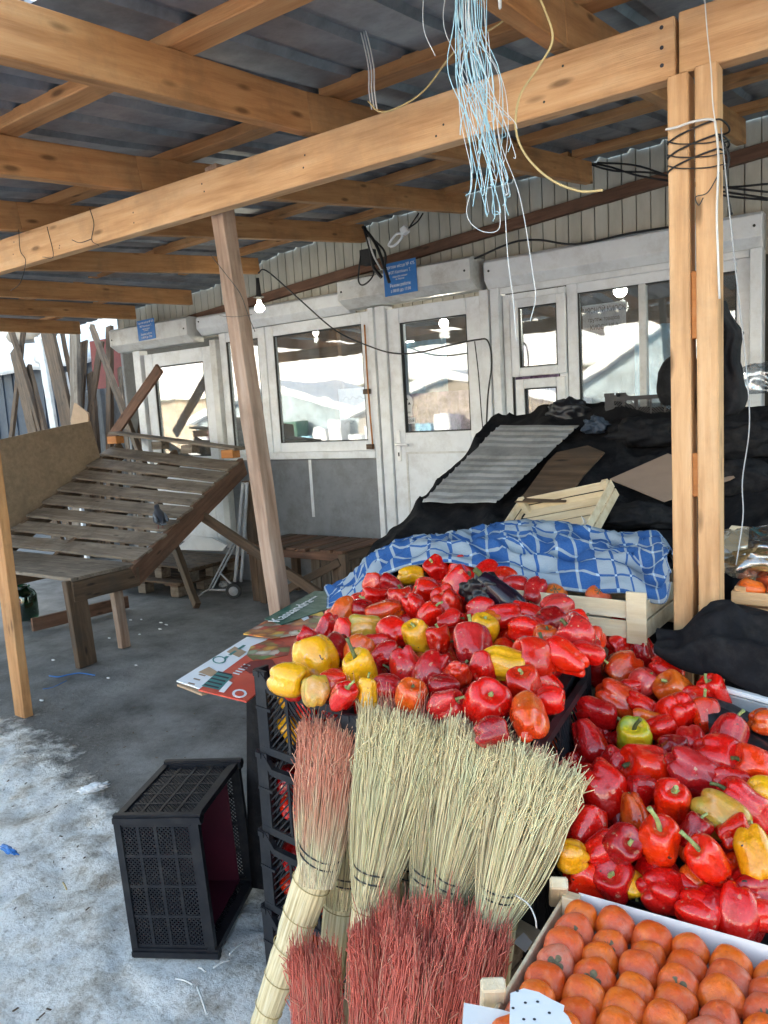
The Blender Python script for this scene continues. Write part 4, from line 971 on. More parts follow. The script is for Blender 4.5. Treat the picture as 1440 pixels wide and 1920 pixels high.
A2 = [(1148,1183,60,'r',20,0),(1167,1211,74,'r',10,-.4),(1170,1256,74,'o',215,.3),(1207,1221,54,'d',-80,0),(1155,1312,80,'o',-30,.1),(1114,1334,76,'d',-10,.4),(1105,1391,82,'d',-70,.5),(1206,1284,62,'p',60,.2),(1249,1255,56,'r',-20,.3),(1267,1294,72,'o',140,.2),
(1204,1322,56,'r',-30,.3),(1270,1340,80,'r',-90,-.6),(1325,1343,66,'o',90,-.3),(1339,1299,64,'r',125,.15),(1208,1350,56,'o',-20,.2),(1190,1381,78,'g',110,.7),(1298,1388,62,'d',-90,.85),(1367,1381,76,'d',60,-.3),(1346,1420,92,'r',-25,.1),(1259,1402,52,'d',0,.2),
(1211,1437,96,'r',170,.25),(1308,1453,112,'p',-30,.1),(1133,1475,96,'r',-60,.3),(1262,1510,96,'r',100,.55),(1420,1444,86,'r',150,-.2),(1434,1353,56,'o',0,0),(1203,1480,66,'d',190,.3),(1368,1462,64,'r',-10,0),(1396,1510,92,'r',140,-.3),(1351,1527,96,'m',-35,.65),
(1432,1485,50,'y',0,0),(1098,1550,82,'r',60,-.3),(1189,1526,72,'o',-80,.3),(1166,1590,80,'d',70,.75),(1236,1586,106,'r',100,.45),(1073,1605,66,'y',170,.1),(1105,1642,98,'r',-10,-.1),(1175,1650,56,'y',-60,.4),(1243,1671,88,'d',-20,-.2),(1331,1618,100,'r',130,.3),
(1418,1603,92,'y',-85,.6),(1409,1671,98,'d',0,-.3),(1335,1692,78,'d',200,.5),(1422,1717,66,'r',0,0),(1300,1560,66,'d',60,0),(1150,1430,60,'d',60,0),(1290,1660,60,'r',0,.2),(1240,1365,50,'r',20,0),(1182,1290,50,'r',10,0),(1300,1310,48,'r',0,0),(1375,1560,66,'r',30,0),(1128,1590,60,'r',30,0)]
ORD = ['first', 'second', 'third', 'fourth', 'fifth', 'sixth', 'seventh', 'eighth', 'ninth', 'tenth', 'eleventh', 'twelfth', 'thirteenth', 'fourteenth', 'fifteenth']
SPECIAL = {(590,1236): 'long smooth yellow pepper lying over the front left rim of the crate heap', (541,1273): 'yellow pepper with a torn grey patch, leftmost against the crate rim', (678,1262): 'plump spotted yellow pepper on the left part of the crate heap',
(945,1247): 'golden four-lobed pepper with stem to the right, in the middle of the crate heap', (989,1346): 'big orange red four-lobed pepper, underside outwards, front right of the crate heap', (912,1320): 'large crimson pepper, stem hollow facing out, front of the crate heap',
(787,1193): 'yellow pepper between red ones in the middle of the crate heap', (905,1182): 'yellow pepper half hidden behind a big pinkish red one', (770,1079): 'small dull yellow pepper right beside the blanket edge', (683,1178): 'dull yellow brown pepper lying left of a large red one',
(886,1211): 'big pinkish red pepper in front of a half hidden yellow one', (1190,1381): 'green and yellow pepper in the right hand heap', (1351,1527): 'blotched olive brown pepper with its stem scar turned forward', (1418,1603): 'spotted yellow pepper with a dark stem hanging down at the right edge',
(1308,1453): 'long ridged pinkish red pepper lying across the right hand heap', (1236,1586): 'big upright red pepper with a dark stem on top, above the persimmons', (1262,1510): 'red pepper with a pale stem standing straight up', (1211,1437): 'smooth red pepper with a long pale stem pointing left',
(1133,1475): 'red pepper with a thick green stem hooked below it beside the brooms', (1105,1642): 'large red pepper resting on the corner of the persimmon crate', (1073,1605): 'yellow pepper beside the corner of the persimmon crate', (1175,1650): 'small yellow pepper between red ones just behind the persimmon crate',
(1339,1299): 'boxy red pepper with thin curved stem, top right of the right hand heap', (1432,1485): 'small yellow pepper at the right edge of the right hand heap', (592,1296): 'olive yellow pepper tucked under the long smooth yellow one', (690,1301): 'yellow pepper mostly sunk below the crate rim'}
def place(lst, plane, heap, group, lift=0.):
    rows = sorted(lst, key=lambda e: e[1]); nrow = 7; per = math.ceil(len(rows)/nrow); lab = {}
    for r in range(nrow):
        rr = sorted(rows[r*per:(r+1)*per])
        for c, e in enumerate(rr):
            lab[e[:2]] = SPECIAL.get(e[:2], '%s pepper, %s from left in %s row from back, %s' % (COLN[e[3]], ORD[c], ORD[r], heap))
    for (x, y, s_, kd, ang, tw_) in lst:
        p = hit(x, y, plane if y < 1625 else (plane[0]-.05, plane[1], plane[2])); dep = (p-CAM).dot(CF); size = min(.125, max(.06, s_/FPX*dep))
        a = R_(ang); ax = (CR*math.cos(a)+CU*math.sin(a))*math.sqrt(max(0, 1-tw_*tw_))-CF*tw_
        pepper(p, size*1.06, kd, ax, lab[(x, y)], group)
place(A1, PL1, 'crate heap', 'bell peppers heaped on the black crates')
place(A2, PL2, 'right hand heap', 'bell peppers in the right hand heap')
def inside(x, y, poly):
    c = False; n = len(poly)
    for i in range(n):
        (x1, y1), (x2, y2) = poly[i], poly[i-1]
        if (y1 > y) != (y2 > y) and x < (x2-x1)*(y-y1)/(y2-y1)+x1: c = not c
    return c
poly1 = [(530, 1300), (580, 1205), (640, 1145), (740, 1080), (880, 1070), (1010, 1110), (1120, 1190), (1090, 1240), (1010, 1375), (700, 1325)]
poly2 = [(1085, 1440), (1115, 1300), (1130, 1180), (1215, 1200), (1270, 1280), (1360, 1330), (1380, 1420), (1460, 1440), (1460, 1740), (1080, 1650), (1060, 1600)]
def filler(poly, plane, heap, group, drop, n, step):
    cnt = 0; rw = 0; x0 = min(p[0] for p in poly); x1 = max(p[0] for p in poly); y0 = min(p[1] for p in poly); y1 = max(p[1] for p in poly); y = y0
    while y < y1:
        k = y/1400.; cl_ = 0; st_ = step*k; x = x0+prnd.random()*st_
        while x < x1:
            if inside(x, y, poly) and cnt < n:
                p = hit(x+prnd.uniform(-8, 8), y+prnd.uniform(-8, 8), (plane[0]-drop, plane[1], plane[2]))
                ax = Vector((prnd.uniform(-1, 1), prnd.uniform(-1, 1), prnd.uniform(-.6, .6)))
                pepper(p, prnd.uniform(.075, .092), prnd.choice('rrrddo'), ax, 'half buried pepper, %s from left in %s buried row, %s' % (ORD[cl_], ORD[rw], heap), group); cnt += 1; cl_ += 1
            x += st_
        y += st_*.72; rw += 1 if cl_ else 0
filler(poly1, PL1, 'crate heap', 'peppers buried in the heap on the crates', .05, 60, 58)
filler(poly2, PL2, 'right hand heap', 'peppers buried in the right hand heap', .055, 60, 66)
# beds under the heaps
def bed(name, poly, plane, drop, label):
    bm = bmesh.new(); P_ = [hit(x, y, (plane[0]-drop, plane[1], plane[2])) for x, y in poly]
    c = bm.verts.new(sum(P_, Vector())/len(P_)); vs = [bm.verts.new(p) for p in P_]; lo = [bm.verts.new((p.x, p.y, p.z-.05)) for p in P_]
    n = len(vs)
    for i in range(n): bm.faces.new((c, vs[i], vs[(i+1) % n])); bm.faces.new((vs[i], lo[i], lo[(i+1) % n], vs[(i+1) % n]))
    tag(mesh_obj(name, bm, 'black_film'), label, 'film')
bed('film_liner', poly1, PL1, .10, 'black film under the peppers heaped on the crates')
bed('film_liner', poly2+[], PL2, .11, 'black film under the right hand heap of peppers')
# peppers seen through the crate walls
for col in (0, 1):
    for lev in range(4):
        Mc = crate_M(col, lev)
        spots = [(.06, .05), (.145, .046), (.235, .05), (.325, .046)]+([(.05, .15), (.05, .26), (.05, .38)] if col == 0 else [(.35, .2), (.35, .33)])
        for q, (x, y) in enumerate(spots):
            if col == 1 and lev < 2 and q > 1: continue
            for zz in (.055, .135):
                if col == 1 and zz > .1 and lev < 3: continue
                kd = 'y' if (col == 0 and lev == 3 and q == 0) else prnd.choice('rrrdo')
                if col == 1 and lev < 3: kd = prnd.choice('ym')
                pp = Mc @ Vector((x+prnd.uniform(-.005, .005), y, zz))
                pepper(pp, .078, kd, Vector((prnd.uniform(-1, 1), prnd.uniform(-.6, 1), prnd.uniform(-1, 1))), '%s pepper, %s layer, %s by %s wall of %s crate, %s stack' % (COLN[kd], 'lower' if zz < .1 else 'upper', ORD[q if q < 4 else q-4], 'front' if q < 4 else 'side', ('bottom', 'second', 'third', 'top')[lev], ('left', 'right')[col]) , 'peppers inside the stacked crates')
# aubergine
p = hit(938, 1118, (.935, 1.3, .075)); bm = bmesh.new()
lathe(bm, [(0, -.5), (.12, -.49), (.22, -.42), (.27, -.28), (.26, -.1), (.20, .15), (.15, .35), (.10, .46), (0, .48)], 20)
ax = (CR*-.7+CU*.75).normalized(); q = ax.to_track_quat('Z', 'Y').to_matrix().to_4x4()
Me = Matrix.Translation(p) @ q @ Matrix.Scale(.17, 4)
ag = tag(mesh_obj('aubergine', bm, 'aubergine', None, Me, True), 'shiny black aubergine lying among the peppers below the blanket', 'aubergine')
tube('stem', [(0, 0, .44), (0, 0, .52), (.03, 0, .6)], .05, 'stem_dark', ag, 8, Mx=Me)
lump('black_film_scrap', hit(905, 1108, (.95, 1.3, .075)), .05, .035, .04, 'black_film', 'scrap of black film beside the aubergine', 'film', 12, .7)

# ------------------------------------------------------------------ checked blanket and other loose cloths
def draped(name, lo, hi, Ylo, Yhi, mat, label, cat, nu=90, nv=34, bulge=.05, wr=.012, uvs=(1.25, .62), fr=9, seed=0, back=.12):
    def samp(L, u):
        x = u*(len(L)-1); i = min(int(x), len(L)-2); f = x-i
        a = [Vector(q) for q in (L[max(i-1, 0)], L[i], L[i+1], L[min(i+2, len(L)-1)])]
        return .5*((2*a[1])+(a[2]-a[0])*f+(2*a[0]-5*a[1]+4*a[2]-a[3])*f*f+(3*a[1]-a[0]-3*a[2]+a[3])*f**3)
    bm = bmesh.new(); uvl = bm.loops.layers.uv.new('UVMap'); g = []; UV = {}
    for i in range(nu+1):
        u = i/nu; a = samp(lo, u); b_ = samp(hi, u); pa = onY(a.x, a.y, Ylo(u)); pb = onY(b_.x, b_.y, Yhi(u)); row = []
        for j in range(nv+1+6):
            v = min(1, j/nv); p = pa.lerp(pb, v); ex = max(0, j-nv)/6
            env = math.sin(math.pi*min(v, .999))**.6
            p = p+Vector((0, -.25, .97))*bulge*env*(.6+.4*math.sin(u*3.14))
            s_ = Vector((p.x*fr, p.y*fr*1.6, seed)); n1 = noise.noise(s_); n2 = noise.noise(s_*2.3+Vector((9, 1, 3)))
            fold = (1-abs(n1)*2.2)*wr*2+abs(n2)*wr
            p = p+Vector((n2*wr*.6, -.5*fold, fold))*env
            p = p+Vector((0, back*ex, -(back*.9)*ex*ex-.0*ex))
            vv = bm.verts.new(p); UV[vv] = (u*uvs[0]+n1*.006, v*uvs[1]+ex*.1); row.append(vv)
        g.append(row)
    for i in range(nu):
        for j in range(len(g[0])-1):
            f = bm.faces.new((g[i][j], g[i+1][j], g[i+1][j+1], g[i][j+1])); f.smooth = True
            for l in f.loops: l[uvl].uv = UV[l.vert]
    # hem: turned under along the front
    prev = [r[0] for r in g]
    for s_ in range(2):
        cur = [bm.verts.new(v.co+Vector((0, .012, -.006 if s_ == 0 else .004))) for v in prev]
        for i in range(nu):
            f = bm.faces.new((cur[i], cur[i+1], prev[i+1], prev[i])); f.smooth = True
            for l in f.loops: l[uvl].uv = UV.get(l.vert, (0, .02))
        prev = cur
    return tag(mesh_obj(name, bm, mat), label, cat)
draped('checked_blanket', [(612,1140),(655,1130),(690,1098),(730,1074),(780,1058),(840,1054),(900,1066),(960,1080),(1000,1096),(1060,1106),(1120,1112),(1175,1112),(1215,1128),(1246,1128),(1255,1090)],
       [(630,1118),(668,1090),(705,1055),(745,1034),(800,1022),(860,1018),(905,1000),(950,987),(1000,983),(1050,984),(1100,992),(1150,1004),(1195,1004),(1235,1003),(1262,1045)],
       lambda u: 2.12-.10*u-.12*max(0, u-.55), lambda u: 2.28+.28*math.sin(3.14*u)+.02, 'blanket', 'blue and white checked cloth bunched along the top of the pepper heap', 'cloth', bulge=.03, wr=.022, fr=7.5)
draped('black_cloth', [(1226,1224),(1262,1248),(1300,1262),(1345,1268),(1395,1290),(1450,1312),(1520,1330)], [(1250,1208),(1285,1190),(1312,1160),(1345,1134),(1390,1136),(1450,1152),(1520,1170)],
       lambda u: 1.86-.05*u, lambda u: 2.02, 'black_cloth', 'crumpled black cloth heaped below the box right of the twin posts', 'cloth', 60, 26, .03, .02, seed=4, fr=7)
draped('black_film', [(1330,1395),(1370,1420),(1410,1440),(1470,1450)], [(1325,1300),(1370,1320),(1410,1338),(1470,1350)], lambda u: 1.62, lambda u: 1.84, 'black_film', 'shiny black film lying beside the right hand heap', 'film', 40, 20, .01, .012, seed=8)
p1, p2 = onY(1345, 1288, 1.84), onY(1500, 1330, 1.80)
fb = thing('foam_box', 'edge of a white foam box behind the right hand heap', 'box', tuple(p1))
beam('rim', p1, p2, .02, .012, 'white', fb); beam('wall', p1-Vector((0, .004, .045)), p2-Vector((0, .004, .045)), .012, .075, 'paint_grey', fb)
# black jacket-like bag hanging on the post
def hanging(name, pxs, Y, depth, mat, label, cat, seed):
    bm = bmesh.new(); rows = []
    for (xl, xr, y) in pxs:
        a, b_ = onY(xl, y, Y), onY(xr, y, Y); c = (a+b_)/2; r = (b_-a).length/2; ring = []
        for k in range(28):
            t_ = 2*math.pi*k/28; n = noise.noise(Vector((math.cos(t_)*1.6, math.sin(t_)*1.6, y*.012+seed)))
            ring.append(bm.verts.new(c+Vector((math.cos(t_)*r*(1+.25*n), math.sin(t_)*depth*(1+.8*n), 0))))
        rows.append(ring)
    for a, b_ in zip(rows, rows[1:]):
        for k in range(28): bm.faces.new((a[k], b_[k], b_[(k+1) % 28], a[(k+1) % 28])).smooth = True
    bm.faces.new(rows[0]); bm.faces.new(rows[-1][::-1])
    bmesh.ops.subdivide_edges(bm, edges=bm.edges[:], cuts=1, use_grid_fill=True)
    for v in bm.verts: v.co += noise.noise_vector(v.co*22+Vector((seed, 0, 0)))*.008
    return tag(mesh_obj(name, bm, mat, None, None, True), label, cat)
hanging('black_bag', [(1349,1358,562),(1347,1362,580),(1345,1378,600),(1344,1396,622),(1343,1392,650),(1343,1388,680),(1343,1396,705),(1343,1402,735),(1344,1398,765),(1346,1385,778)], 2.12, .035, 'black_cloth', 'torn black bag hanging tied to the right one of the twin posts', 'bag', 5)
# clear bag of dried seeds on the persimmons
p = onY(1420, 1040, 2.22)
lump('plastic_bag', p, .13, .10, .065, 'clear_film', 'clear plastic bag on top of the persimmons right of the posts', 'bag', 6, .35)
lump('dried_seeds', p+Vector((.02, -.02, -.012)), .085, .06, .028, 'seeds', 'heap of brown dried seeds inside the clear bag', 'seeds', 3, .4)
tag(plate('lid', [onY(x, y, 2.3) for x, y in ((1352, 1065), (1352, 1010), (1372, 985), (1405, 988), (1400, 1060))], .006, 'poplar'), 'pale thin board behind the clear plastic bag', 'board')

# ------------------------------------------------------------------ persimmons
def pers_mesh(seed):
    bm = bmesh.new(); nu, nv = 28, 16; V = []; rnd = random.Random(seed)
    for j in range(1, nv):
        t_ = math.pi*j/nv; ring = []
        for i in range(nu):
            a = 2*math.pi*i/nu; k = 1+.035*math.cos(4*a); r = math.sin(t_)**.85*k; z = math.cos(t_)*.68
            z -= .10*math.exp(-(r/.25)**2)*(1 if z > 0 else -.3)
            v = Vector((r*math.cos(a), r*math.sin(a), z)); ring.append(bm.verts.new(v+noise.noise_vector(v*1.7+Vector((seed*5, 0, 0)))*.06))
        V.append(ring)
    for j in range(len(V)-1):
        for i in range(nu): bm.faces.new((V[j][i], V[j+1][i], V[j+1][(i+1) % nu], V[j][(i+1) % nu])).smooth = True
    bm.faces.new(V[0]); bm.faces.new(V[-1][::-1]); return bm
def cal_bm():
    bm = bmesh.new(); c = bm.verts.new((0, 0, .63)); rim = []
    for i in range(32):
        a = 2*math.pi*i/32; r = .16+.28*abs(math.cos(2*a))**.6; rim.append(bm.verts.new((r*math.cos(a), r*math.sin(a), .63+.16*max(0, r-.3)+.04*math.sin(i*5))))
    for i in range(32): bm.faces.new((c, rim[i], rim[(i+1) % 32])).smooth = True
    add_tube(bm, [(0, 0, .6), (0, 0, .70), (.03, 0, .78)], .07, 7); return bm
PS = []
for k in range(4):
    bm = pers_mesh(k); me = bpy.data.meshes.new('persimmon'); bm.to_mesh(me); bm.free(); me.materials.append(MATS['persimmon']); PS.append(me)
bm = cal_bm(); CALM = bpy.data.meshes.new('calyx'); bm.to_mesh(CALM); bm.free(); CALM.materials.append(MATS['calyx'])
def persimmon(pos, r, axis, label, group, cal=True):
    o = bpy.data.objects.new('persimmon', PS[prnd.randrange(4)]); z = Vector(axis).normalized(); x = Matrix.Rotation(prnd.random()*6, 3, z) @ z.orthogonal().normalized(); y = z.cross(x); Mx = Matrix.Identity(4)
    for i in range(3): Mx[i][0], Mx[i][1], Mx[i][2], Mx[i][3] = x[i]*r, y[i]*r, z[i]*r, pos[i]
    link(o, None, Mx); tag(o, label, 'persimmon', group)
    c = bpy.data.objects.new('calyx', CALM); c.scale = (1.0, 1.0, 1.02); COL.objects.link(c); c.parent = o
PZ = .655
cA = onZ(1056, 1672, PZ); cB = onZ(900, 1925, PZ)       # left rim, rear to front
cC = onZ(1440, 1748, PZ)                                # rear rim
ey_ = (cA-cB).normalized(); ex_ = Vector((ey_.y, -ey_.x, 0)); CL, CDp = .58, .46
og = cA-ey_*CDp; Mp = Matrix.Identity(4)
for i in range(3): Mp[i][0], Mp[i][1], Mp[i][2], Mp[i][3] = ex_[i], ey_[i], (0, 0, 1)[i], og[i]
Mp[2][3] = PZ-.095
pc = wooden_crate(CL, CDp, .10, Mp, 'white slatted crate packed with rows of persimmons at the front', slats=1)
Mi = Mp
box('inner_sheet', .0075, CL-.0075, .0075, CDp-.0075, .018, .022, 'white', pc, 0, Mi)
plate('liner_flap', [Mi @ Vector(v) for v in ((.03, CDp-.012, .022), (CL-.03, CDp-.012, .022), (CL-.03, CDp-.004, .112), (.03, CDp-.006, .106))], .001, 'white', pc)
SP = (.0575, .0405)
rows = 11; cols = 9
for r in range(rows):
    for c in range(cols):
        x = .043+c*SP[0]+prnd.uniform(-.002, .002)+.004*(r % 2); y = CDp-.040-r*SP[1]+prnd.uniform(-.003, .003)
        ax = Vector((prnd.uniform(-.25, .25), -.78+prnd.uniform(-.15, .15), .62)); flip = prnd.random() < .70
        if flip: ax = -ax+Vector((0, 0, 0))
        pos = Mi @ Vector((x, y,   .082+prnd.uniform(-.003, .005))); axw = Mi.to_3x3() @ ax
        persimmon(pos, .0306*prnd.uniform(  .88, 1.10), axw, 'ripe persimmon, %s from left in %s row from the back of the front crate' % (ORD[c], ORD[r]), 'persimmons packed in rows')
# those in the other boxes
for k, (x, y) in enumerate(((1040, 1112), (1122, 1114))): persimmon(onY(x, y, 2.04)+Vector((0, 0, -.005)), .036, (.3, -.5, .8), ('left', 'right')[k]+' of two orange fruits peeping out under the checked cloth', 'fruits under the checked cloth')
for k in range(4): persimmon(Vector((-.365+.075*k, 2.135, pB.z+.045)), .038, (.2, .3, .9), 'orange persimmon, %s from the left in the box right of the posts' % ORD[k], 'persimmons right of the posts')
for k in range(4): persimmon(Vector((-.33+.075*k, 2.21, pB.z+.055)), .037, (.2, .3, .9), 'orange persimmon, %s from left in second row of the box right of the posts' % ORD[k], 'persimmons right of the posts')
# spotted paper over the front left corner
sp_ = thing('spotted_paper', 'white paper with dark dots folded over the front left persimmons', 'paper', tuple(onZ(1000, 1890, .70)))
pp = [onZ(x, y, .705) for x, y in ((955, 1925), (957, 1862), (982, 1853), (1010, 1860), (1035, 1874), (1058, 1885), (1056, 1896), (1065, 1905), (1080, 1935), (1090, 1960), (960, 1960))]
plate('sheet', pp, .0015, 'white', sp_, (0, 0, 1))
for x, y in ((970, 1858), (985, 1880), (1008, 1878), (962, 1890), (1030, 1899), (982, 1911), (1002, 1911)):
    p = onZ(x, y, .7056); bm = bmesh.new(); bm.faces.new([bm.verts.new((p.x+.0022*math.cos(a*.785), p.y+.0022*math.sin(a*.785), p.z)) for a in range(8)]); mesh_obj('dot', bm, 'ink', sp_)
# corner of the crate: raised post and papers
beam('corner_batten', onZ(1045, 1690, .60), onZ(1048, 1655, .70), .03, .02, 'poplar', pc)
beam('corner_batten', onZ(922, 1900, .60), onZ(925, 1845, .69), .035, .02, 'poplar', pc)
tag(plate('paper_sheet', [onZ(x, y, .66) for x, y in ((866, 1930), (870, 1880), (940, 1893), (1000, 1910), (1010, 1940))], .001, 'white', None, (0, 0, 1)), 'blank white paper at the front corner of the persimmon crate', 'paper')
q = onZ(957, 1738, .47)
wooden_crate(.5, .36, .12, Matrix.Translation((q.x, q.y-.33, .36)) @ Matrix.Rotation(R_(-4), 4, 'Z'), 'grey weathered box sticking out left of the persimmon crate', mat='wood_greybrown')
box('lid_board', 0, .09, -.05, .0, 0, .012, 'poplar', None, .001, Matrix.Translation((q.x, q.y, .488)) @ Matrix.Rotation(R_(-12), 4, 'Z')); tag(bpy.data.objects['lid_board'], 'small pale board end beside the persimmon crate', 'board')
tag(plate('paper_scrap', [onZ(x, y, .53) for x, y in ((962, 1766), (982, 1748), (998, 1766), (985, 1785))], .001, 'white', None, (0, 0, 1)), 'folded white paper scrap between brooms and persimmon crate', 'paper')
tag(beam('plank', onZ(915, 1870, .33), onZ(975, 1770, .33), .05, .02, 'wood_greybrown'), 'short brown plank between the crimson brooms and the persimmon crate', 'plank')

# ------------------------------------------------------------------ printed cardboard
pcb = thing('printed_cardboard', 'flattened printed fruit cartons lying on the black cloth left of the heap', 'cardboard', tuple(onZ(500, 1230, .75)))
def patch(nm, pts, z, mat, th=.0015): return plate(nm, [onZ(x, y, z) for x, y in pts], th, mat, pcb, (0, 0, 1))
patch('brown_layer', [(332, 1283), (378, 1301), (560, 1235), (600, 1170), (455, 1200)], .752, 'card_brown', .006)
patch('white_flap', [(331, 1276), (376, 1291), (507, 1196), (463, 1194)], .762, 'paper', .004)
for q in (((372, 1260), (395, 1268), (412, 1262), (392, 1250)), ((425, 1222), (448, 1232), (462, 1222), (440, 1212))): patch('brown_patch', q, .7635, 'card_brown', .0008)
patch('red_panel', [(372, 1293), (462, 1315), (500, 1285), (620, 1175), (600, 1160), (505, 1196)], .768, 'print_red', .004)
patch('yellow_print', [(462, 1228), (470, 1212), (500, 1200), (530, 1202), (545, 1212), (540, 1228), (500, 1236), (475, 1238)], .7695, 'print_fruit', .0008)
patch('teal_panel', [(378, 1286), (411, 1293), (437, 1268), (410, 1258)], .7695, 'print_teal', .0008)
patch('white_panel', [(410, 1296), (420, 1298), (436, 1280), (428, 1276)], .7695, 'paper', .0008)
for a in range(5):
    q0 = [(382+6.2*a, 1284-6*a), (409+6.2*a, 1290.5-6*a), (411+6.2*a, 1288-6*a), (384+6.2*a, 1282-6*a)]; patch('print_line', q0, .7703, 'ink', .0006)
patch('round_print', [(449+14*math.cos(a*.52), 1300+8*math.sin(a*.52)) for a in range(12)], .7696, 'paper', .0008); patch('round_print', [(449+9*math.cos(a*.52), 1300+5*math.sin(a*.52)) for a in range(12)], .7704, 'print_red', .0006)
patch('round_print', [(411+13*math.cos(a*.52), 1237+7*math.sin(a*.52)) for a in range(12)], .7636, 'print_teal', .0006); patch('round_print', [(411+10*math.cos(a*.52), 1237+5*math.sin(a*.52)) for a in range(12)], .7643, 'paper', .0006)
patch('fruit_panel', [(456, 1188), (512, 1196), (640, 1175), (700, 1115), (610, 1118), (505, 1160)], .775, 'print_fruit', .004)
rr = random.Random(4)
for k in range(7):
    cx_, cy_ = rr.uniform(500, 625), 0; cy_ = 1187-(cx_-500)*.30+rr.uniform(-14, 4)
    mt = rr.choice(['print_yellow', 'paper', 'dark_red', 'print_green', 'print_yellow'])
    patch('fruit_print', [(cx_+rr.uniform(5, 13)*math.cos(a), cy_+rr.uniform(2, 6)*math.sin(a)) for a in [i*.9 for i in range(7)]], .7765+k*.0001, mt, .0006)
patch('dark_fruit_print', [(452, 1250), (470, 1240), (510, 1236), (520, 1250), (490, 1262), (468, 1262)], .7697, 'dark_red', .0008)
patch('green_band', [(496, 1160), (528, 1171), (700, 1112), (590, 1108)], .779, 'print_green', .002)
a_, b2 = onZ(522, 1167, .7805), onZ(607, 1116, .7805)
text_mesh('lettering', 'Kassandra', .066, 'paper', pcb, frame_M(a_+Vector((0, 0, .001)), (b2-a_), (a_-onZ(535, 1180, .7805))+Vector((0, 0, .0))), .0005, 'LEFT', 1.12)
for k in range(6):
    patch('print_line', [(404+8*k, 1243-5.2*k), (409+8*k, 1244-5.2*k), (421+8*k, 1236-5.2*k), (416+8*k, 1235-5.2*k)], .7637, 'print_teal', .0005) if k % 2 else patch('print_line', [(352+5*k, 1281-4*k), (364+5*k, 1284-4*k), (366+5*k, 1282-4*k), (354+5*k, 1279-4*k)], .7637, 'card_tan', .0005)
for k in range(5): patch('print_line', [(436+5*k, 1262-4*k), (448+5*k, 1265-4*k), (450+5*k, 1263.4-4*k), (438+5*k, 1260.4-4*k)], .7697, 'paper', .0005)
text_mesh('lettering', 'fresh fruit', .02, 'paper', pcb, frame_M(onZ(578, 1128, .7805), (b2-a_), (a_-onZ(535, 1180, .7805))), .0005, 'LEFT', 1.1)

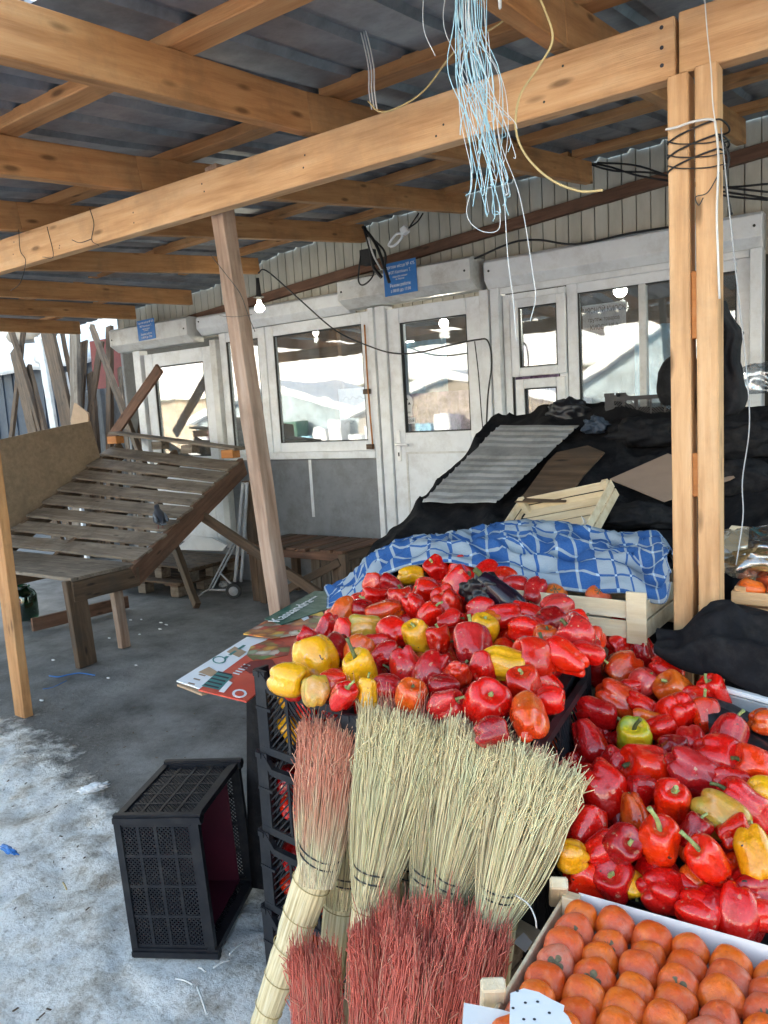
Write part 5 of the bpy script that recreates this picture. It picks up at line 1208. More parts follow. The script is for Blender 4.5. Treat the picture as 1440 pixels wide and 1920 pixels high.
# ------------------------------------------------------------------ brooms
def broom(label, base, neck, tip, wtip, mat, n=420, rb=.024, rn=.030, depth=.05, stalk='stalks', binds=3, seed=0, droop=.0, wires=2):
    rnd = random.Random(seed); base, neck, tip = Vector(base), Vector(neck), Vector(tip)
    o = thing('straw_broom', label, 'broom', tuple(base), 'straw brooms leaning on the crates')
    ax = (neck-base).normalized(); side = Vector((1, 0, 0)); side = (side-ax*side.dot(ax)).normalized(); fr = ax.cross(side)
    # handle: bundle of stalks
    bm = bmesh.new(); L = (neck-base).length; rings = []; ns = 12
    for j in range(ns+1):
        t_ = j/ns; r = rb+(rn-rb)*t_; pinch = 1-.10*math.exp(-(((t_*5) % 1-.5)/.12)**2); ring = []
        for k in range(60):
            a = 2*math.pi*k/60; rr_ = r*pinch*(1+.07*abs(math.sin(a*8.5+seed))+.02*noise.noise(Vector((a*3, t_*3, seed))))
            ring.append(bm.verts.new((t_*L, math.cos(a)*rr_*1.12, math.sin(a)*rr_*.9)))
        rings.append(ring)
    for j in range(ns):
        for k in range(60): bm.faces.new((rings[j][k], rings[j+1][k], rings[j+1][(k+1) % 60], rings[j][(k+1) % 60])).smooth = True
    bm.faces.new(rings[0]); bm.faces.new(rings[-1][::-1])
    Mh, _ = beam_M(base, neck, fr); Mz = Mh @ Matrix.Identity(4); ho = mesh_obj('handle', bm, stalk, o, Mh)
    # make stalk grain follow local x
    # bristles
    bm = bmesh.new(); ax2 = (tip-neck).normalized(); sd2 = (Vector((1, 0, 0))-ax2*ax2.x).normalized(); fr2 = sd2.cross(ax2)
    for i in range(int(n*1.9)):
        a = rnd.random()*6.283; q = math.sqrt(rnd.random()) if rnd.random() < .45 else rnd.uniform(.8, 1)
        n0 = neck-ax2*.05+(sd2*math.cos(a)*1.1+fr2*math.sin(a)*.9)*rn*q*.98
        a2 = a+rnd.gauss(0, .18); lenf = 1+rnd.gauss(0, .06)
        t0 = tip+sd2*math.cos(a2)*wtip/2*q*(1+rnd.gauss(0, .06))+fr2*math.sin(a2)*depth*q
        cen = (1-abs(math.cos(a2)*q))*.05; t0 = neck+(t0-neck)*(lenf+cen*.6); pts = []
        bow = sd2*rnd.gauss(0, .008)+fr2*rnd.gauss(0, .006)
        for j in range(9):
            u = j/8; e_ = u**1.12; p = n0.lerp(t0, u)
            # spread mostly above the binding
            lin = n0+(t0-n0)*u; p = lin+bow*math.sin(u*3.1)
            if u > .45: p += Vector((rnd.gauss(0, 1), rnd.gauss(0, 1), rnd.gauss(0, .6)))*.0032*(u-.3)/.7*1.3
            pts.append(p)
        add_tube(bm, pts, .00088, 3, lambda u: .9+.55*u if u < .95 else .7, False, uvu=rnd.random())
        if i % 3 == 0:     # small side twigs near the tip
            for s_ in range(2):
                p = pts[rnd.choice((5, 6, 7))]; d = (pts[-1]-pts[-2]).normalized()
                add_tube(bm, [p, p+d*.018+sd2*rnd.gauss(0, .007)+fr2*rnd.gauss(0, .006), p+d*.04+sd2*rnd.gauss(0, .009)+fr2*rnd.gauss(0, .008)], .0010, 3, None, False, uvu=rnd.random())
                uvl = bm.loops.layers.uv.verify(); bm.faces.ensure_lookup_table()
                for f in bm.faces[-6:]:
                    for l in f.loops: l[uvl].uv = (l[uvl].uv[0], .75+.25*l[uvl].uv[1])
    mesh_obj('bristles', bm, mat, o)
    def ringat(t_, r, th, c_):
        p = base.lerp(neck, t_) if t_ <= 1 else neck.lerp(tip, t_-1); bm = bmesh.new()
        pts = [p+(side*math.cos(a)*1.14+fr*math.sin(a)*.93)*r+ax*math.sin(a+seed)*.003 for a in [2*math.pi*k/24 for k in range(25)]]
        add_tube(bm, pts, th, 5, None, False); mesh_obj('binding', bm, c_, o)
    for k in range(binds): t_ = .12+.75*k/max(1, binds-1) if binds > 1 else .5; ringat(t_, (rb+(rn-rb)*t_)*1.06, .0011, 'rope_tan')
    for k in range(wires): ringat(1+.02+.06*k, rn*(1.10+.06*k), .0016, 'cable')
    return o
MATS['stalks'].node_tree.nodes  # grain runs along local x of each handle
for n_ in MATS['stalks'].node_tree.nodes:
    if n_.type == 'MAPPING': n_.inputs[3].default_value = (1.5, 55, 55)
BY = 1.16
def B(x, y, Y): return onY(x, y, Y)
# back row, leaning on the crate stack
broom('cream broom with red tips, rearmost behind the tall cream one at the left', B(655, 2060, 1.17), B(760, 1640, 1.23), B(768, 1325, 1.275), .30, 'straw_creamred', 460, seed=21, depth=.035)
broom('pale broom wedged between the pink tipped broom and the tall cream one', B(600, 2020, 1.13), B(640, 1655, 1.20), B(662, 1430, 1.27), .10, 'straw_cream', 260, seed=22, rn=.032)
broom('cream broom standing behind the right hand brooms, its bound neck showing', B(880, 2080, 1.12), B(905, 1660, 1.17), B(975, 1415, 1.24), .18, 'straw_creamred', 380, seed=23, depth=.03)
broom('cream broom in the middle, just right of the tall greenish one', B(770, 2080, 1.10), B(805, 1650, 1.15), B(850, 1385, 1.235), .17, 'straw_cream', 420, seed=24, depth=.035)
broom('cream broom with a wide fan in the middle right', B(810, 2080, 1.08), B(848, 1660, 1.125), B(925, 1400, 1.21), .19, 'straw_cream', 520, seed=25, depth=.04)
broom('cream broom fanning to the right beside the peppers', B(900, 2040, 1.06), B(938, 1680, 1.10), B(1012, 1440, 1.19), .16, 'straw_cream', 520, seed=26, depth=.04)
broom('tall greenish cream broom, second large one from the left', B(652, 2050, 1.05), B(700, 1650, 1.12), B(752, 1355, 1.215), .20, 'straw_cream', 620, seed=27, depth=.045, rn=.034)
broom('pink tipped broom, leftmost, with its thick pale handle slanting down', B(492, 1925, 1.06), B(598, 1612, 1.12), B(618, 1375, 1.215), .155, 'straw_pink', 560, seed=28, depth=.045, rb=.026, rn=.038, binds=5)
# front row, all bristle
YF = .98
for k, (bx, nx_, tx, ty, wd, Yo, lab, mt) in enumerate(((610, 606, 588, 1800, .085, .02, 'crimson broom standing alone at the lower left', 'straw_crimson'), (712, 712, 702, 1760, .085, .03, 'crimson broom, left end of the lower cluster', 'straw_crimson'),
        (742, 748, 765, 1728, .10, .05, 'crimson broom, second from the left in the lower cluster', 'straw_crimson'), (775, 785, 835, 1733, .10, .03, 'crimson broom, third from the left in the lower cluster', 'straw_crimson'),
        (800, 815, 890, 1760, .10, .015, 'crimson broom, right end of the lower cluster', 'straw_crimson'), (735, 745, 790, 1778, .11, -.03, 'crimson broom, foremost of the lower cluster', 'straw_crimson'))):
    broom(lab, B(bx, 2500, YF-.12+Yo), B(nx_, 2130, YF-.05+Yo), B(tx, ty, YF+Yo+.03), wd*1.15, mt, 420, seed=40+k, depth=.04, binds=2, rn=.03)

# ------------------------------------------------------------------ slatted display rack at the left
RK = thing('display_rack', 'old slatted wooden display rack sloping up towards the left kiosk', 'rack', (-5.2, 3.6, 0))
def rk(u, v):  # u 0 left .. 1 right, v 0 front .. 1 back
    if v < .24:
        Y = 2.70+(v/.24)*.50; xr, z, xl = -4.37, .575, -6.25; return Vector((xl+(xr-xl)*u, Y, z))
    w_ = (v-.24)/.76; Y = 3.20+w_*1.42; xr = -4.37-.36*w_; xl = -6.25-.12*w_; zr = .575+.62*w_; zl = .575+.80*w_
    return Vector((xl+(xr-xl)*u, Y, zl+(zr-zl)*u))
bm = bmesh.new()
plate('front_sheet', [rk(0, 0), rk(1.005, 0), rk(1.0, .235), rk(0, .235)], .022, 'wood_grey', RK, (0, 0, 1))
nsl = 8
for k in range(nsl):
    v = .285+k*.088; a, b_ = rk(0, v), rk(1.0, v); beam('slat', a+Vector((0, 0, .004)), b_+Vector((random.uniform(-.02, .03), 0, .004)), .148, .02, 'wood_grey', RK, up=(0, -.4, 1), rag=.004)
beam('slat', rk(0, .97)+Vector((0, 0, .10)), rk(1.0, .97)+Vector((.03, 0, .085)), .14, .022, 'wood_grey', RK, rag=.004)
for u in (.03, .42, .66, .96): p = rk(u, .955); box('spacer_block', p.x-.07, p.x+.07, p.y-.05, p.y+.04, p.z+.018, p.z+.088, 'wood_orange' if u in (.03, .96) else 'wood_grey', RK)
for u in (0.02, .5, 1.0):
    beam('rail', rk(u, .0)+Vector((0, 0, -.09)), rk(u, .24)+Vector((0, 0, -.09)), .04, .13, 'wood_old', RK, rag=.003)
    beam('rail', rk(u, .22)+Vector((0, 0, -.09)), rk(u, 1.0)+Vector((0, 0, -.09)), .045, .15, 'wood_red' if u == 1 else 'wood_old', RK, rag=.003)
beam('leg', (-4.36, 2.74, 0), (-4.39, 2.73, .56), .13, .05, 'wood_old', RK, up=(1, 0, 0), rag=.004)
beam('leg', (-4.46, 3.10, 0), (-4.47, 3.08, .52), .07, .05, 'wood_greybrown', RK, up=(1, 0, 0), rag=.003)
beam('leg', (-6.2, 2.74, 0), (-6.2, 2.73, .56), .10, .05, 'wood_old', RK, up=(1, 0, 0))
pp = onY(484, 1112, 4.45); beam('leg', (pp.x, 4.45, 0), (pp.x-.02, 4.45, 1.0), .08, .05, 'wood_old', RK, up=(0, 1, 0))
beam('leg', (-6.3, 4.5, 0), (-6.3, 4.5, 1.25), .08, .05, 'wood_old', RK, up=(0, 1, 0))
beam('brace', onY(380, 968, 4.0), onY(600, 1115, 4.15), .04, .07, 'wood_old', RK, rag=.003)
beam('upright_board', onY(208, 822, 4.66), onY(300, 690, 4.74), .03, .10, 'wood_red', RK, rag=.004)
beam('stretcher', onZ(60, 1172, .06), onZ(240, 1128, .06), .03, .10, 'wood_red', RK)
tag(plate('plywood_sheet', [onX(x, y, -6.35) for x, y in ((-90, 842), (0, 824), (100, 802), (168, 790), (188, 862), (100, 935), (20, 1000), (-90, 1090))], .012, 'plywood'), 'large stained brown plywood sheet leaning along the left side of the rack', 'plywood')
# jar
p = onZ(48, 1160, 0); jr = thing('glass_jar', 'big green glass jar on the ground under the rack', 'jar', (p.x, p.y, 0))
bm = bmesh.new(); lathe(bm, [(0, .0), (.095, .0), (.105, .02), (.105, .19), (.09, .225), (.055, .25), (.052, .275), (.049, .275), (.05, .25), (.085, .22), (.1, .19), (.1, .02), (0, .006)], 28); mesh_obj('body', bm, 'glass_green', jr, Matrix.Translation((p.x, p.y, .002)), True)
bm = bmesh.new(); lathe(bm, [(.054, .258), (.062, .262), (.062, .27), (.054, .276)], 28); mesh_obj('rim', bm, 'glass_green', jr, Matrix.Translation((p.x, p.y, .002)), True)
# pigeon
def pigeon(pos, yaw, sc_):
    Mx = Matrix.Translation(pos) @ Matrix.Rotation(yaw, 4, 'Z') @ Matrix.Scale(sc_, 4); bm = bmesh.new()
    prof = [(-.20, .075, .004, .02), (-.15, .075, .018, .03), (-.10, .085, .042, .045), (-.03, .10, .062, .062), (.04, .115, .064, .070), (.09, .135, .050, .060), (.115, .165, .034, .040), (.125, .19, .027, .029), (.137, .212, .027, .026), (.155, .215, .018, .018), (.168, .211, .008, .009)]
    rings = []
    for (x, z, ry, rz) in prof: rings.append([bm.verts.new((x, ry*math.cos(a), z+rz*math.sin(a))) for a in [2*math.pi*k/16 for k in range(16)]])
    for a, b_ in zip(rings, rings[1:]):
        for k in range(16): bm.faces.new((a[k], a[(k+1) % 16], b_[(k+1) % 16], b_[k])).smooth = True
    bm.faces.new(rings[0]); bm.faces.new(rings[-1][::-1]); bmesh.ops.recalc_face_normals(bm, faces=bm.faces[:])
    o = mesh_obj('pigeon', bm, 'pigeon_dark', None, Mx); tag(o, 'dark grey pigeon sitting hunched on a slat near the right rail of the rack', 'pigeon')
    for s_ in (-1, 1):
        bm = bmesh.new(); bmesh.ops.create_uvsphere(bm, u_segments=16, v_segments=10, radius=1)
        for v in bm.verts: v.co = Vector((v.co.x*.115-.03-.03*max(0, -v.co.x), s_*(.052+v.co.y*.016), .112+v.co.z*.042*(1+.4*v.co.x)-.02*max(0, -v.co.x)))
        mesh_obj('wing', bm, 'pigeon_grey', o, Mx, True)
        bm = bmesh.new()
        for xo in (-.07, -.04): bmesh.ops.create_cube(bm, size=1, matrix=Matrix.Translation((xo, s_*.0685, .10)) @ Matrix.Rotation(.5, 4, 'Y') @ Matrix.Diagonal((.008, .004, .055, 1)))
        mesh_obj('wing_bar', bm, 'pigeon_dark', o, Mx)
        bm = bmesh.new(); bmesh.ops.create_uvsphere(bm, u_segments=8, v_segments=6, radius=.004, matrix=Matrix.Translation((.146, s_*.0235, .219))); mesh_obj('eye', bm, 'wood_orange', o, Mx, True)
        tube('leg', [(.0, s_*.022, .05), (.005, s_*.022, .02), (.012, s_*.022, .002), (.035, s_*.024, .001)], .004, 'dark_red', o, 5, Mx=Mx)
    bm = bmesh.new(); bmesh.ops.create_cone(bm, segments=8, radius1=.007, radius2=.001, depth=.022, matrix=Matrix.Translation((.178, 0, .209)) @ Matrix.Rotation(1.75, 4, 'Y')); mesh_obj('beak', bm, 'rubber', o, Mx)
    bm = bmesh.new(); bmesh.ops.create_cube(bm, size=1, matrix=Matrix.Translation((-.215, 0, .072)) @ Matrix.Diagonal((.10, .05, .008, 1))); mesh_obj('tail', bm, 'pigeon_grey', o, Mx)
pv = onP(302, 996, .575, 3.2, .44); pigeon(pv+Vector((0, 0, .02)), R_(150), .72)

# pallets, small table, hand truck
def pallet(Mx, label, L=1.0, W=.7, nb=7):
    o = thing('pallet', label, 'pallet', Mx=Mx)
    for k in range(nb): y = k*W/nb; box('deck_board', 0, L, y+.008, y+W/nb-.01, .105, .125, 'wood_old', o, .002, Mx)
    for x in (0.02, L/2-.05, L-.12): box('cross_board', x, x+.1, 0, W, .086, .1045, 'wood_old', o, .002, Mx)
    for x in (.02, L/2-.05, L-.12):
        for y in (0, W/2-.05, W-.1): box('block', x, x+.1, y, y+.1, 0, .0855, 'wood_grey', o, .002, Mx)
pallet(Matrix.Translation((-6.25, 4.22, 0)) @ Matrix.Rotation(R_(2), 4, 'Z'), 'dark wooden pallet lying on the ground behind the rack legs')
pallet(Matrix.Translation((-6.1, 4.36, .13)) @ Matrix.Rotation(R_(-3), 4, 'Z'), 'second pallet lying on top of the ground pallet', .95, .6)
tag(plate('white_board', [onY(x, y, 4.85) for x, y in ((330, 1030), (362, 1005), (400, 1008), (428, 1022), (420, 1032))], .02, 'paper'), 'pale board end showing behind the rack, left of the hand truck', 'board')
stb = thing('slatted_table', 'low old slatted wooden table standing against the grey panel', 'table', (-4, 4.6, 0))
X0, X1, Ya, Yb, zt = -4.55, -3.52, 4.40, 4.93, .475
for k in range(9): x = X0+(X1-X0)*k/9; beam('slat', (x+.055, Ya-.02+random.uniform(-.02, .02), zt), (x+.055, Yb, zt), .095, .02, 'wood_red' if k % 3 else 'wood_old', stb, rag=.003)
for y in (Ya, Yb-.05): beam('rail', (X0, y+.02, zt-.045), (X1, y+.02, zt-.045), .03, .065, 'wood_red', stb, rag=.003)
beam('rail', (X1-.015, Ya, zt-.045), (X1-.015, Yb, zt-.045), .03, .065, 'wood_old', stb)
for x, y in ((X0+.15, Ya+.02), (X1-.03, Ya+.02), (X0+.1, Yb-.05), (X1-.03, Yb-.05), (X1-.12, Ya+.06)): beam('leg', (x, y, 0), (x, y, zt-.02), .07, .05, 'wood_old', stb, up=(0, 1, 0), rag=.003)
beam('brace', (X0+.25, Ya, .06), (X1-.05, Ya, .40), .03, .06, 'wood_old', stb)
for k in range(6): beam('back_board', (X0+.3+.11*k, Yb-.02, .02), (X0+.3+.11*k, Yb-.02, .38), .1, .015, 'wood_grey', stb, up=(0, 1, 0))
ht = thing('hand_truck', 'light grey folding hand truck with small wheels parked beside the leaning post', 'hand truck', tuple(onY(430, 1110, 4.38)))
def hp(x, y, Y=4.38): return onY(x, y, Y)
for pts, r, nm in (([(441, 1090), (447, 1020), (452, 950), (456, 905)], .016, 'upright'), ([(452, 1090), (457, 1020), (461, 950), (463, 905)], .013, 'upright'), ([(392, 1105), (415, 1060), (443, 1008)], .008, 'strut'), ([(397, 1106), (420, 1062), (448, 1010)], .008, 'strut'), ([(412, 1073), (425, 1087), (438, 1098)], .008, 'strut'), ([(391, 1105), (410, 1106), (430, 1106)], .009, 'axle_bar'), ([(391, 1105), (380, 1112), (366, 1124)], .007, 'toe_bar')):
    tube(nm, [hp(*q) for q in pts], r, 'paint_grey', ht, 8, 4)
for dY, nm in ((0, 'wheel'), (.22, 'wheel')):
    p = hp(438, 1108, 4.36+dY); Mw = Matrix.Translation(p) @ Matrix.Rotation(R_(35), 4, 'Z') @ Matrix.Rotation(R_(90), 4, 'X')
    bm = bmesh.new(); lathe(bm, [(.04, -.014), (.058, -.016), (.066, -.008), (.066, .008), (.058, .016), (.04, .014)], 26); wo = mesh_obj('wheel', bm, 'rubber', ht, Mw)
    bm = bmesh.new(); lathe(bm, [(0, -.010), (.04, -.012), (.042, 0), (.04, .012), (0, .010)], 20); mesh_obj('hub', bm, 'paint_grey', wo, Mw)

# ------------------------------------------------------------------ yard beyond the left end
def wallbox(name, x0, x1, y0, y1, z0, z1, mat, label, cat): return tag(box(name, x0, x1, y0, y1, z0, z1, mat, None, .01), label, cat)
ns = thing('neighbour_stall', 'dark blue closed stall with a snowy roof beyond the plywood sheet', 'stall', (-12, 7.6, 0))
box('wall', -15.5, -10.15, 7.2, 9.6, 0, 2.55, 'dark_blue', ns, .01); 
bm = bmesh.new()
g = [[bm.verts.new((-15.7+i*.35, 6.95+j*.3, 2.62+.28*min(1, j/3)+.5*(j/9)+.10*noise.noise(Vector((i*.5, j*.6, 2))))) for j in range(10)] for i in range(17)]
for i in range(16):
    for j in range(9): bm.faces.new((g[i][j], g[i+1][j], g[i+1][j+1], g[i][j+1])).smooth = True
ex = bmesh.ops.extrude_face_region(bm, geom=bm.faces[:]); bmesh.ops.translate(bm, vec=(0, 0, -.16), verts=[v for v in ex['geom'] if isinstance(v, bmesh.types.BMVert)])
mesh_obj('roof_snow', bm, 'snow', ns)
for k in range(18): box('wall_rib', -15.4+.3*k, -15.37+.3*k, 7.18, 7.2, 0, 2.5, 'dark_blue', ns, 0)
lump('pipe_roll', onY(60, 622, 6.6), .62, .2, .19, 'pigeon_pale', 'pinkish grey roll lying under the snow at the far left', 'roll', 2, .1)
bpy.data.objects['pipe_roll'].material_slots[0].material = MATS['opp_tan']
tag(box('dark_red_sheet', -10.0, -9.1, 6.9, 6.95, 1.1, 2.75, 'dark_red', None, .01), 'dark red sheet hanging behind the leaning planks', 'sheet')
bm = bmesh.new(); g = []
for i in range(61):
    row = []
    for j in range(16):
        x = -26+i*.32; y = 9.9+min(j, 9)*.07+max(0, j-9)*.6; k = min(1, j/9); q = Vector((x*.45, y*.45, 3)); z = (4.9+.7*noise.noise(q*.6))*(k*k*(3-2*k))**.6+.35*noise.noise(q*2)*k
        row.append(bm.verts.new((x, y, z-.02)))
    g.append(row)
for i in range(60):
    for j in range(15): bm.faces.new((g[i][j], g[i+1][j], g[i+1][j+1], g[i][j+1])).smooth = True
tag(mesh_obj('snowy_hill', bm, 'snow'), kind='structure')
mf = thing('metal_fence', 'grey ribbed metal fence between the rack and the leftmost kiosk', 'fence', (-7.9, 5.9, 0))
bm = bmesh.new(); pr = []; x = -9.3
while x < -6.9: pr += [(x, 0), (x+.06, .03), (x+.10, .03), (x+.14, 0)]; x += .19
a = [bm.verts.new((x, 6.2-d, .0)) for x, d in pr]; b_ = [bm.verts.new((x, 6.2-d, 2.0)) for x, d in pr]
for i in range(len(pr)-1): bm.faces.new((a[i], a[i+1], b_[i+1], b_[i]))
ex = bmesh.ops.extrude_face_region(bm, geom=bm.faces[:]); bmesh.ops.translate(bm, vec=(0, .004, 0), verts=[v for v in ex['geom'] if isinstance(v, bmesh.types.BMVert)])
mesh_obj('ribbed_sheet', bm, 'grey_panel', mf)
beam('rail', (-9.3, 6.26, 1.7), (-6.9, 6.26, 1.7), .04, .06, 'wood_old', mf)
PLK = [((15, 598), (75, 800), .05, .06, 'wood_old', 'thin dark pole, leftmost of the leaning timbers'), ((28, 655), (62, 805), .16, .05, 'wood_old', 'short dark plank leaning at the far left'), ((85, 603), (130, 800), .20, .05, 'wood_old', 'wide dark plank with a bluish band, in the middle of the leaning timbers'),
       ((52, 690), (82, 808), .12, .05, 'wood_old', 'short brown plank at the foot of the leaning timbers'), ((140, 610), (142, 750), .13, .05, 'wood_grey', 'whitish upright board among the leaning timbers'), ((172, 612), (192, 665), .05, .05, 'wood_old', 'thin dark lath slanting beside the kiosk'),
       ((206, 612), (206, 800), .07, .05, 'wood_old', 'dark upright post nearest the kiosk'), ((170, 700), (182, 860), .09, .05, 'wood_old', 'brown upright board in front of the metal fence'), ((75, 640), (100, 790), .1, .04, 'pvc_dirty', 'pale narrow board behind the dark plank'),
       ((125, 700), (136, 800), .04, .04, 'white', 'thin white lath against the snow'), ((225, 690), (240, 830), .05, .04, 'wood_grey', 'grey lath standing against the fence by the kiosk'), ((258, 740), (262, 860), .08, .03, 'wood_old', 'old board standing by the leftmost door'),
       ((112, 604), (150, 790), .04, .04, 'wood_old', 'thin dark pole crossing behind the wide plank'), ((45, 612), (25, 790), .06, .04, 'wood_old', 'dark pole leaning the other way at the far left'), ((190, 640), (165, 800), .08, .03, 'wood_old', 'dark lath crossing the upright post by the kiosk'), ((158, 640), (150, 780), .10, .03, 'wood_old', 'rough dark board in the gap before the metal fence')]
for k, (a, b_, wd, th, mt, lab) in enumerate(PLK):
    Yt = 5.1 if k == 11 else 5.55+.08*(k > 11)
    p, q = onY(*a, Yt+.25), onY(*b_, Yt); d = (q-p); q2 = q+d*max(0, (q.z-.02)/max(.05, -d.z)) if d.z < 0 else q
    tag(beam('leaning_plank', p, q2, wd*1.3, th, mt, None, up=(0, 1, 0), rag=.006), lab, 'plank', 'timbers leaning left of the kiosks')
lump('white_sack', onY(85, 660, 5.95), .16, .1, .24, 'paper', 'pale sack caught between the leaning timbers', 'sack', 7, .4)
tag(plate('brown_board', [onY(x, y, 5.3) for x, y in ((135, 790), (142, 755), (168, 775), (170, 850), (150, 850))], .02, 'card_brown'), 'small brown board standing above the plywood sheet', 'board')
# right edge
tb = thing('teal_kiosk', 'teal painted kiosk edge at the far right', 'kiosk', (0, 5.1, 0))
box('wall', -.50, 1.8, 5.0, 7.4, 0, 3.3, 'teal_paint', tb); box('door_frame', -.66, -.515, 4.98, 5.1, 0, 2.55, 'wood_red', tb)
beam('leg', (-.44, 3.6, 0), (-.44, 3.6, 1.35), .08, .06, 'wood_orange', tb) if False else None
tag(beam('upright_post', (-.62, 3.86, 0), (-.62, 3.86, 1.40), .07, .06, 'wood_red', None, up=(0, 1, 0)), 'dark brown upright supporting the counter at the right edge', 'post')

# ------------------------------------------------------------------ stalls across the lane (seen in the window panes)
def hut(x, y, wd, dp, ht_, roof, mat, label):
    o = thing('market_stall', label, 'stall', (x, y, 0)); box('wall', x-wd/2, x+wd/2, y-dp, y, 0, ht_, mat, o, .01)
    box('counter', x-wd/2, x+wd/2, y, y+.7, .7, .78, 'opp_tan', o, .01)
    for k in range(int(wd/.5)): box('goods', x-wd/2+.1+.5*k, x-wd/2+.5+.5*k, y+.1, y+.6, .78, .95+.2*((k*7) % 3), ('paper', 'snow', 'opp_red', 'print_green', 'curtain')[k % 5], o, .02)
    bm = bmesh.new(); A = [(-wd/2-.2, ht_), (0, ht_+roof), (wd/2+.2, ht_)]
    lo = [[bm.verts.new((x+px, yy_, z+.02)) for px, z in A] for yy_ in (y+.3, y-dp-.2)]; hi_ = [[bm.verts.new((x+px, yy_, z+.22)) for px, z in A] for yy_ in (y+.3, y-dp-.2)]
    for i in range(2):
        bm.faces.new((lo[0][i], lo[0][i+1], lo[1][i+1], lo[1][i])); bm.faces.new((hi_[0][i], hi_[0][i+1], hi_[1][i+1], hi_[1][i]))
        bm.faces.new((lo[0][i], lo[0][i+1], hi_[0][i+1], hi_[0][i])); bm.faces.new((lo[1][i], lo[1][i+1], hi_[1][i+1], hi_[1][i]))
    for r_ in (0, 2): bm.faces.new((lo[0][r_], lo[1][r_], hi_[1][r_], hi_[0][r_]))
    bmesh.ops.recalc_face_normals(bm, faces=bm.faces[:]); mesh_obj('snowy_roof', bm, 'snow', o)
    bm = bmesh.new(); bm.faces.new([bm.verts.new((x+px, y+.01, z)) for px, z in A]); mesh_obj('gable', bm, mat, o)
hut(-9.0, -5.5, 5.5, 3, 1.35, .8, 'opp_tan', 'tan market stall with a low snowy gable across the lane, left')
hut(-4.5, -6.5, 4.2, 3, 1.5, 1.3, 'opp_blue', 'blue market stall with a snowy gable across the lane')
hut(.5, -6.0, 4.2, 3, 1.5, 1.2, 'opp_red', 'red market stall with a snowy gable across the lane, right')
hut(-15.2, -6.0, 6.2, 3, 1.4, .9, 'opp_blue', 'grey market stall with a snowy roof at the end of the lane')

mh = thing('reflection_hall', 'unseen snowy-roofed hall added beyond the stalls to fill the sky in the window reflections', 'building', (-12, -16, 0))  # added out of view so bright snow, not horizon sky, fills the pane reflections
box('wall', -45, 18, -24, -16, 0, 2.6, 'opp_tan', mh, .02)
bm = bmesh.new(); g = []
for i in range(71):
    g.append([bm.verts.new((-46+i*.93, -15.4-j*.75, 2.62+j*.55+.12*noise.noise(Vector((i*.6, j*.9, 4))))) for j in range(10)])
for i in range(70):
    for j in range(9): bm.faces.new((g[i][j], g[i+1][j], g[i+1][j+1], g[i][j+1])).smooth = True
ex = bmesh.ops.extrude_face_region(bm, geom=bm.faces[:]); bmesh.ops.translate(bm, vec=(0, 0, .2), verts=[v for v in ex['geom'] if isinstance(v, bmesh.types.BMVert)])
mesh_obj('roof_snow', bm, 'snow', mh)
# ------------------------------------------------------------------ litter
lump('crumpled_paper', onZ(177, 1482, 0)+Vector((0, 0, .012)), .05, .022, .016, 'litter', 'crumpled white tissue lying on the dirty snow', 'litter', 2, .6, 3)
bpy.data.objects['crumpled_paper'].rotation_euler = (0, 0, R_(55))
lump('blue_scrap', onZ(16, 1597, 0)+Vector((0, 0, .008)), .045, .012, .008, 'sign_blue', 'bright blue plastic scrap on the snow at the left edge', 'litter', 5, .6)
lump('stone', onZ(420, 1100, 0)+Vector((0, 0, .02)), .05, .04, .03, 'paint_grey', 'pale stone on the ground near the leaning post', 'stone', 5, .3)
bs = thing('blue_strap', 'thin blue strap lying on the concrete by the front leg of the rack', 'strap', tuple(onZ(110, 1262, 0)))
tube('strap', [onZ(x, y, .004) for x, y in ((92, 1267), (110, 1269), (128, 1265), (150, 1262), (178, 1266))], .004, 'sign_blue', bs, 4); tube('strap', [onZ(x, y, .004) for x, y in ((80, 1292), (100, 1288), (125, 1276))], .002, 'sign_blue', bs, 4)
rr = random.Random(9)
for k, (x, y) in enumerate(((205, 1197), (238, 1205), (262, 1190), (300, 1180), (245, 1163), (228, 1163), (302, 1168), (312, 1172), (265, 1162), (105, 1172), (100, 1238), (112, 1155), (45, 1225), (78, 1314), (203, 1272), (255, 1248))):
    lump('paper_crumb', onZ(x, y, 0)+Vector((0, 0, .003)), rr.uniform(.008, .022), rr.uniform(.005, .010), .004, 'litter', 'tiny white scrap on the dark concrete, %s counted from the rack leg outwards' % (ORD+['sixteenth'])[k], 'litter', k, .4, 2, 2)
    o = [o for o in bpy.data.objects if o.name.startswith('paper_crumb')][-1]; o['group'] = 'white scraps on the concrete'
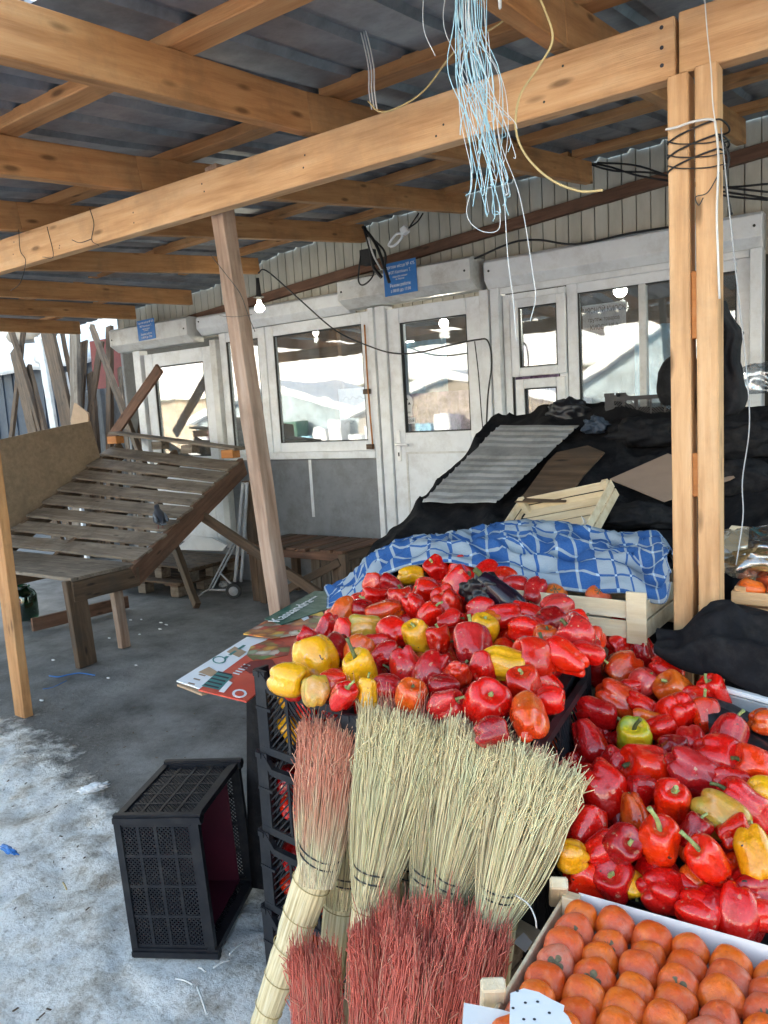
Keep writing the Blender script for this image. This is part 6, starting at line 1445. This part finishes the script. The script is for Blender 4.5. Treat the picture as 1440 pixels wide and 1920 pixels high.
for k, (x, y, x2, y2) in enumerate(((370, 1850, 388, 1902), (330, 1835, 362, 1846), (400, 1815, 430, 1800), (118, 1655, 125, 1768 if False else 1668), (385, 1822, 372, 1815), (430, 1790, 455, 1768))):
    p, q = onZ(x, y, .006), onZ(x2, y2, .006); tag(tube('straw_bit', [p, p.lerp(q, .5)+Vector((0, 0, .004)), q], .003, 'rope_tan' if k == 3 else 'cable_white', None, 5), ('pale stick on the snow, longest, below the overturned crate', 'thin pale stick left of the longest one', 'thin pale stick near the broom handle', 'short tan twig on the snow at the left', 'tiny pale stick between two longer ones', 'pale stick near the foot of the crate stack')[k], 'stick')
tag(tube('loose_straw', [onY(586, 1270, 1.27), onY(588, 1300, 1.26), onY(590, 1340, 1.25), onY(589, 1352, 1.25)], .0012, 'rope_tan', None, 4), 'single straw hanging over the front rim of the top left crate', 'straw')
tag(tube('tie_string', [onY(966, 1678, 1.05), onY(990, 1695, 1.02), onY(1003, 1720, 1.0), onY(1006, 1740, 1.0)], .0012, 'cable_white', None, 4), 'white string end hanging from the neck of the rightmost broom', 'string')

# chaff, straw and crumbs trodden into the snow and the wet floor
bm = bmesh.new(); dr = random.Random(31)
for k in range(260):
    x, y = dr.uniform(-4.0, -1.2), dr.uniform(.35, 2.6); z = gz(x, y)+.004; a = dr.random()*6.28; L = dr.uniform(.002, .009); wd_ = dr.uniform(.0012, .003)
    d = Vector((math.cos(a), math.sin(a), dr.uniform(-.05, .15)))*L; q = Vector((-math.sin(a), math.cos(a), 0))*wd_; c = Vector((x, y, z)); u = Vector((0, 0, .0015))
    vs = [bm.verts.new(c+p) for p in (-d-q, d-q, d+q, -d+q)]; vt = [bm.verts.new(v.co+u) for v in vs]
    bm.faces.new(vt); bm.faces.new(vs[::-1])
    for i in range(4): bm.faces.new((vs[i], vs[(i+1) % 4], vt[(i+1) % 4], vt[i]))
tag(mesh_obj('chaff', bm, 'wood_old'), 'dark bits of straw and chaff trodden into the snow', 'chaff', kind='stuff')
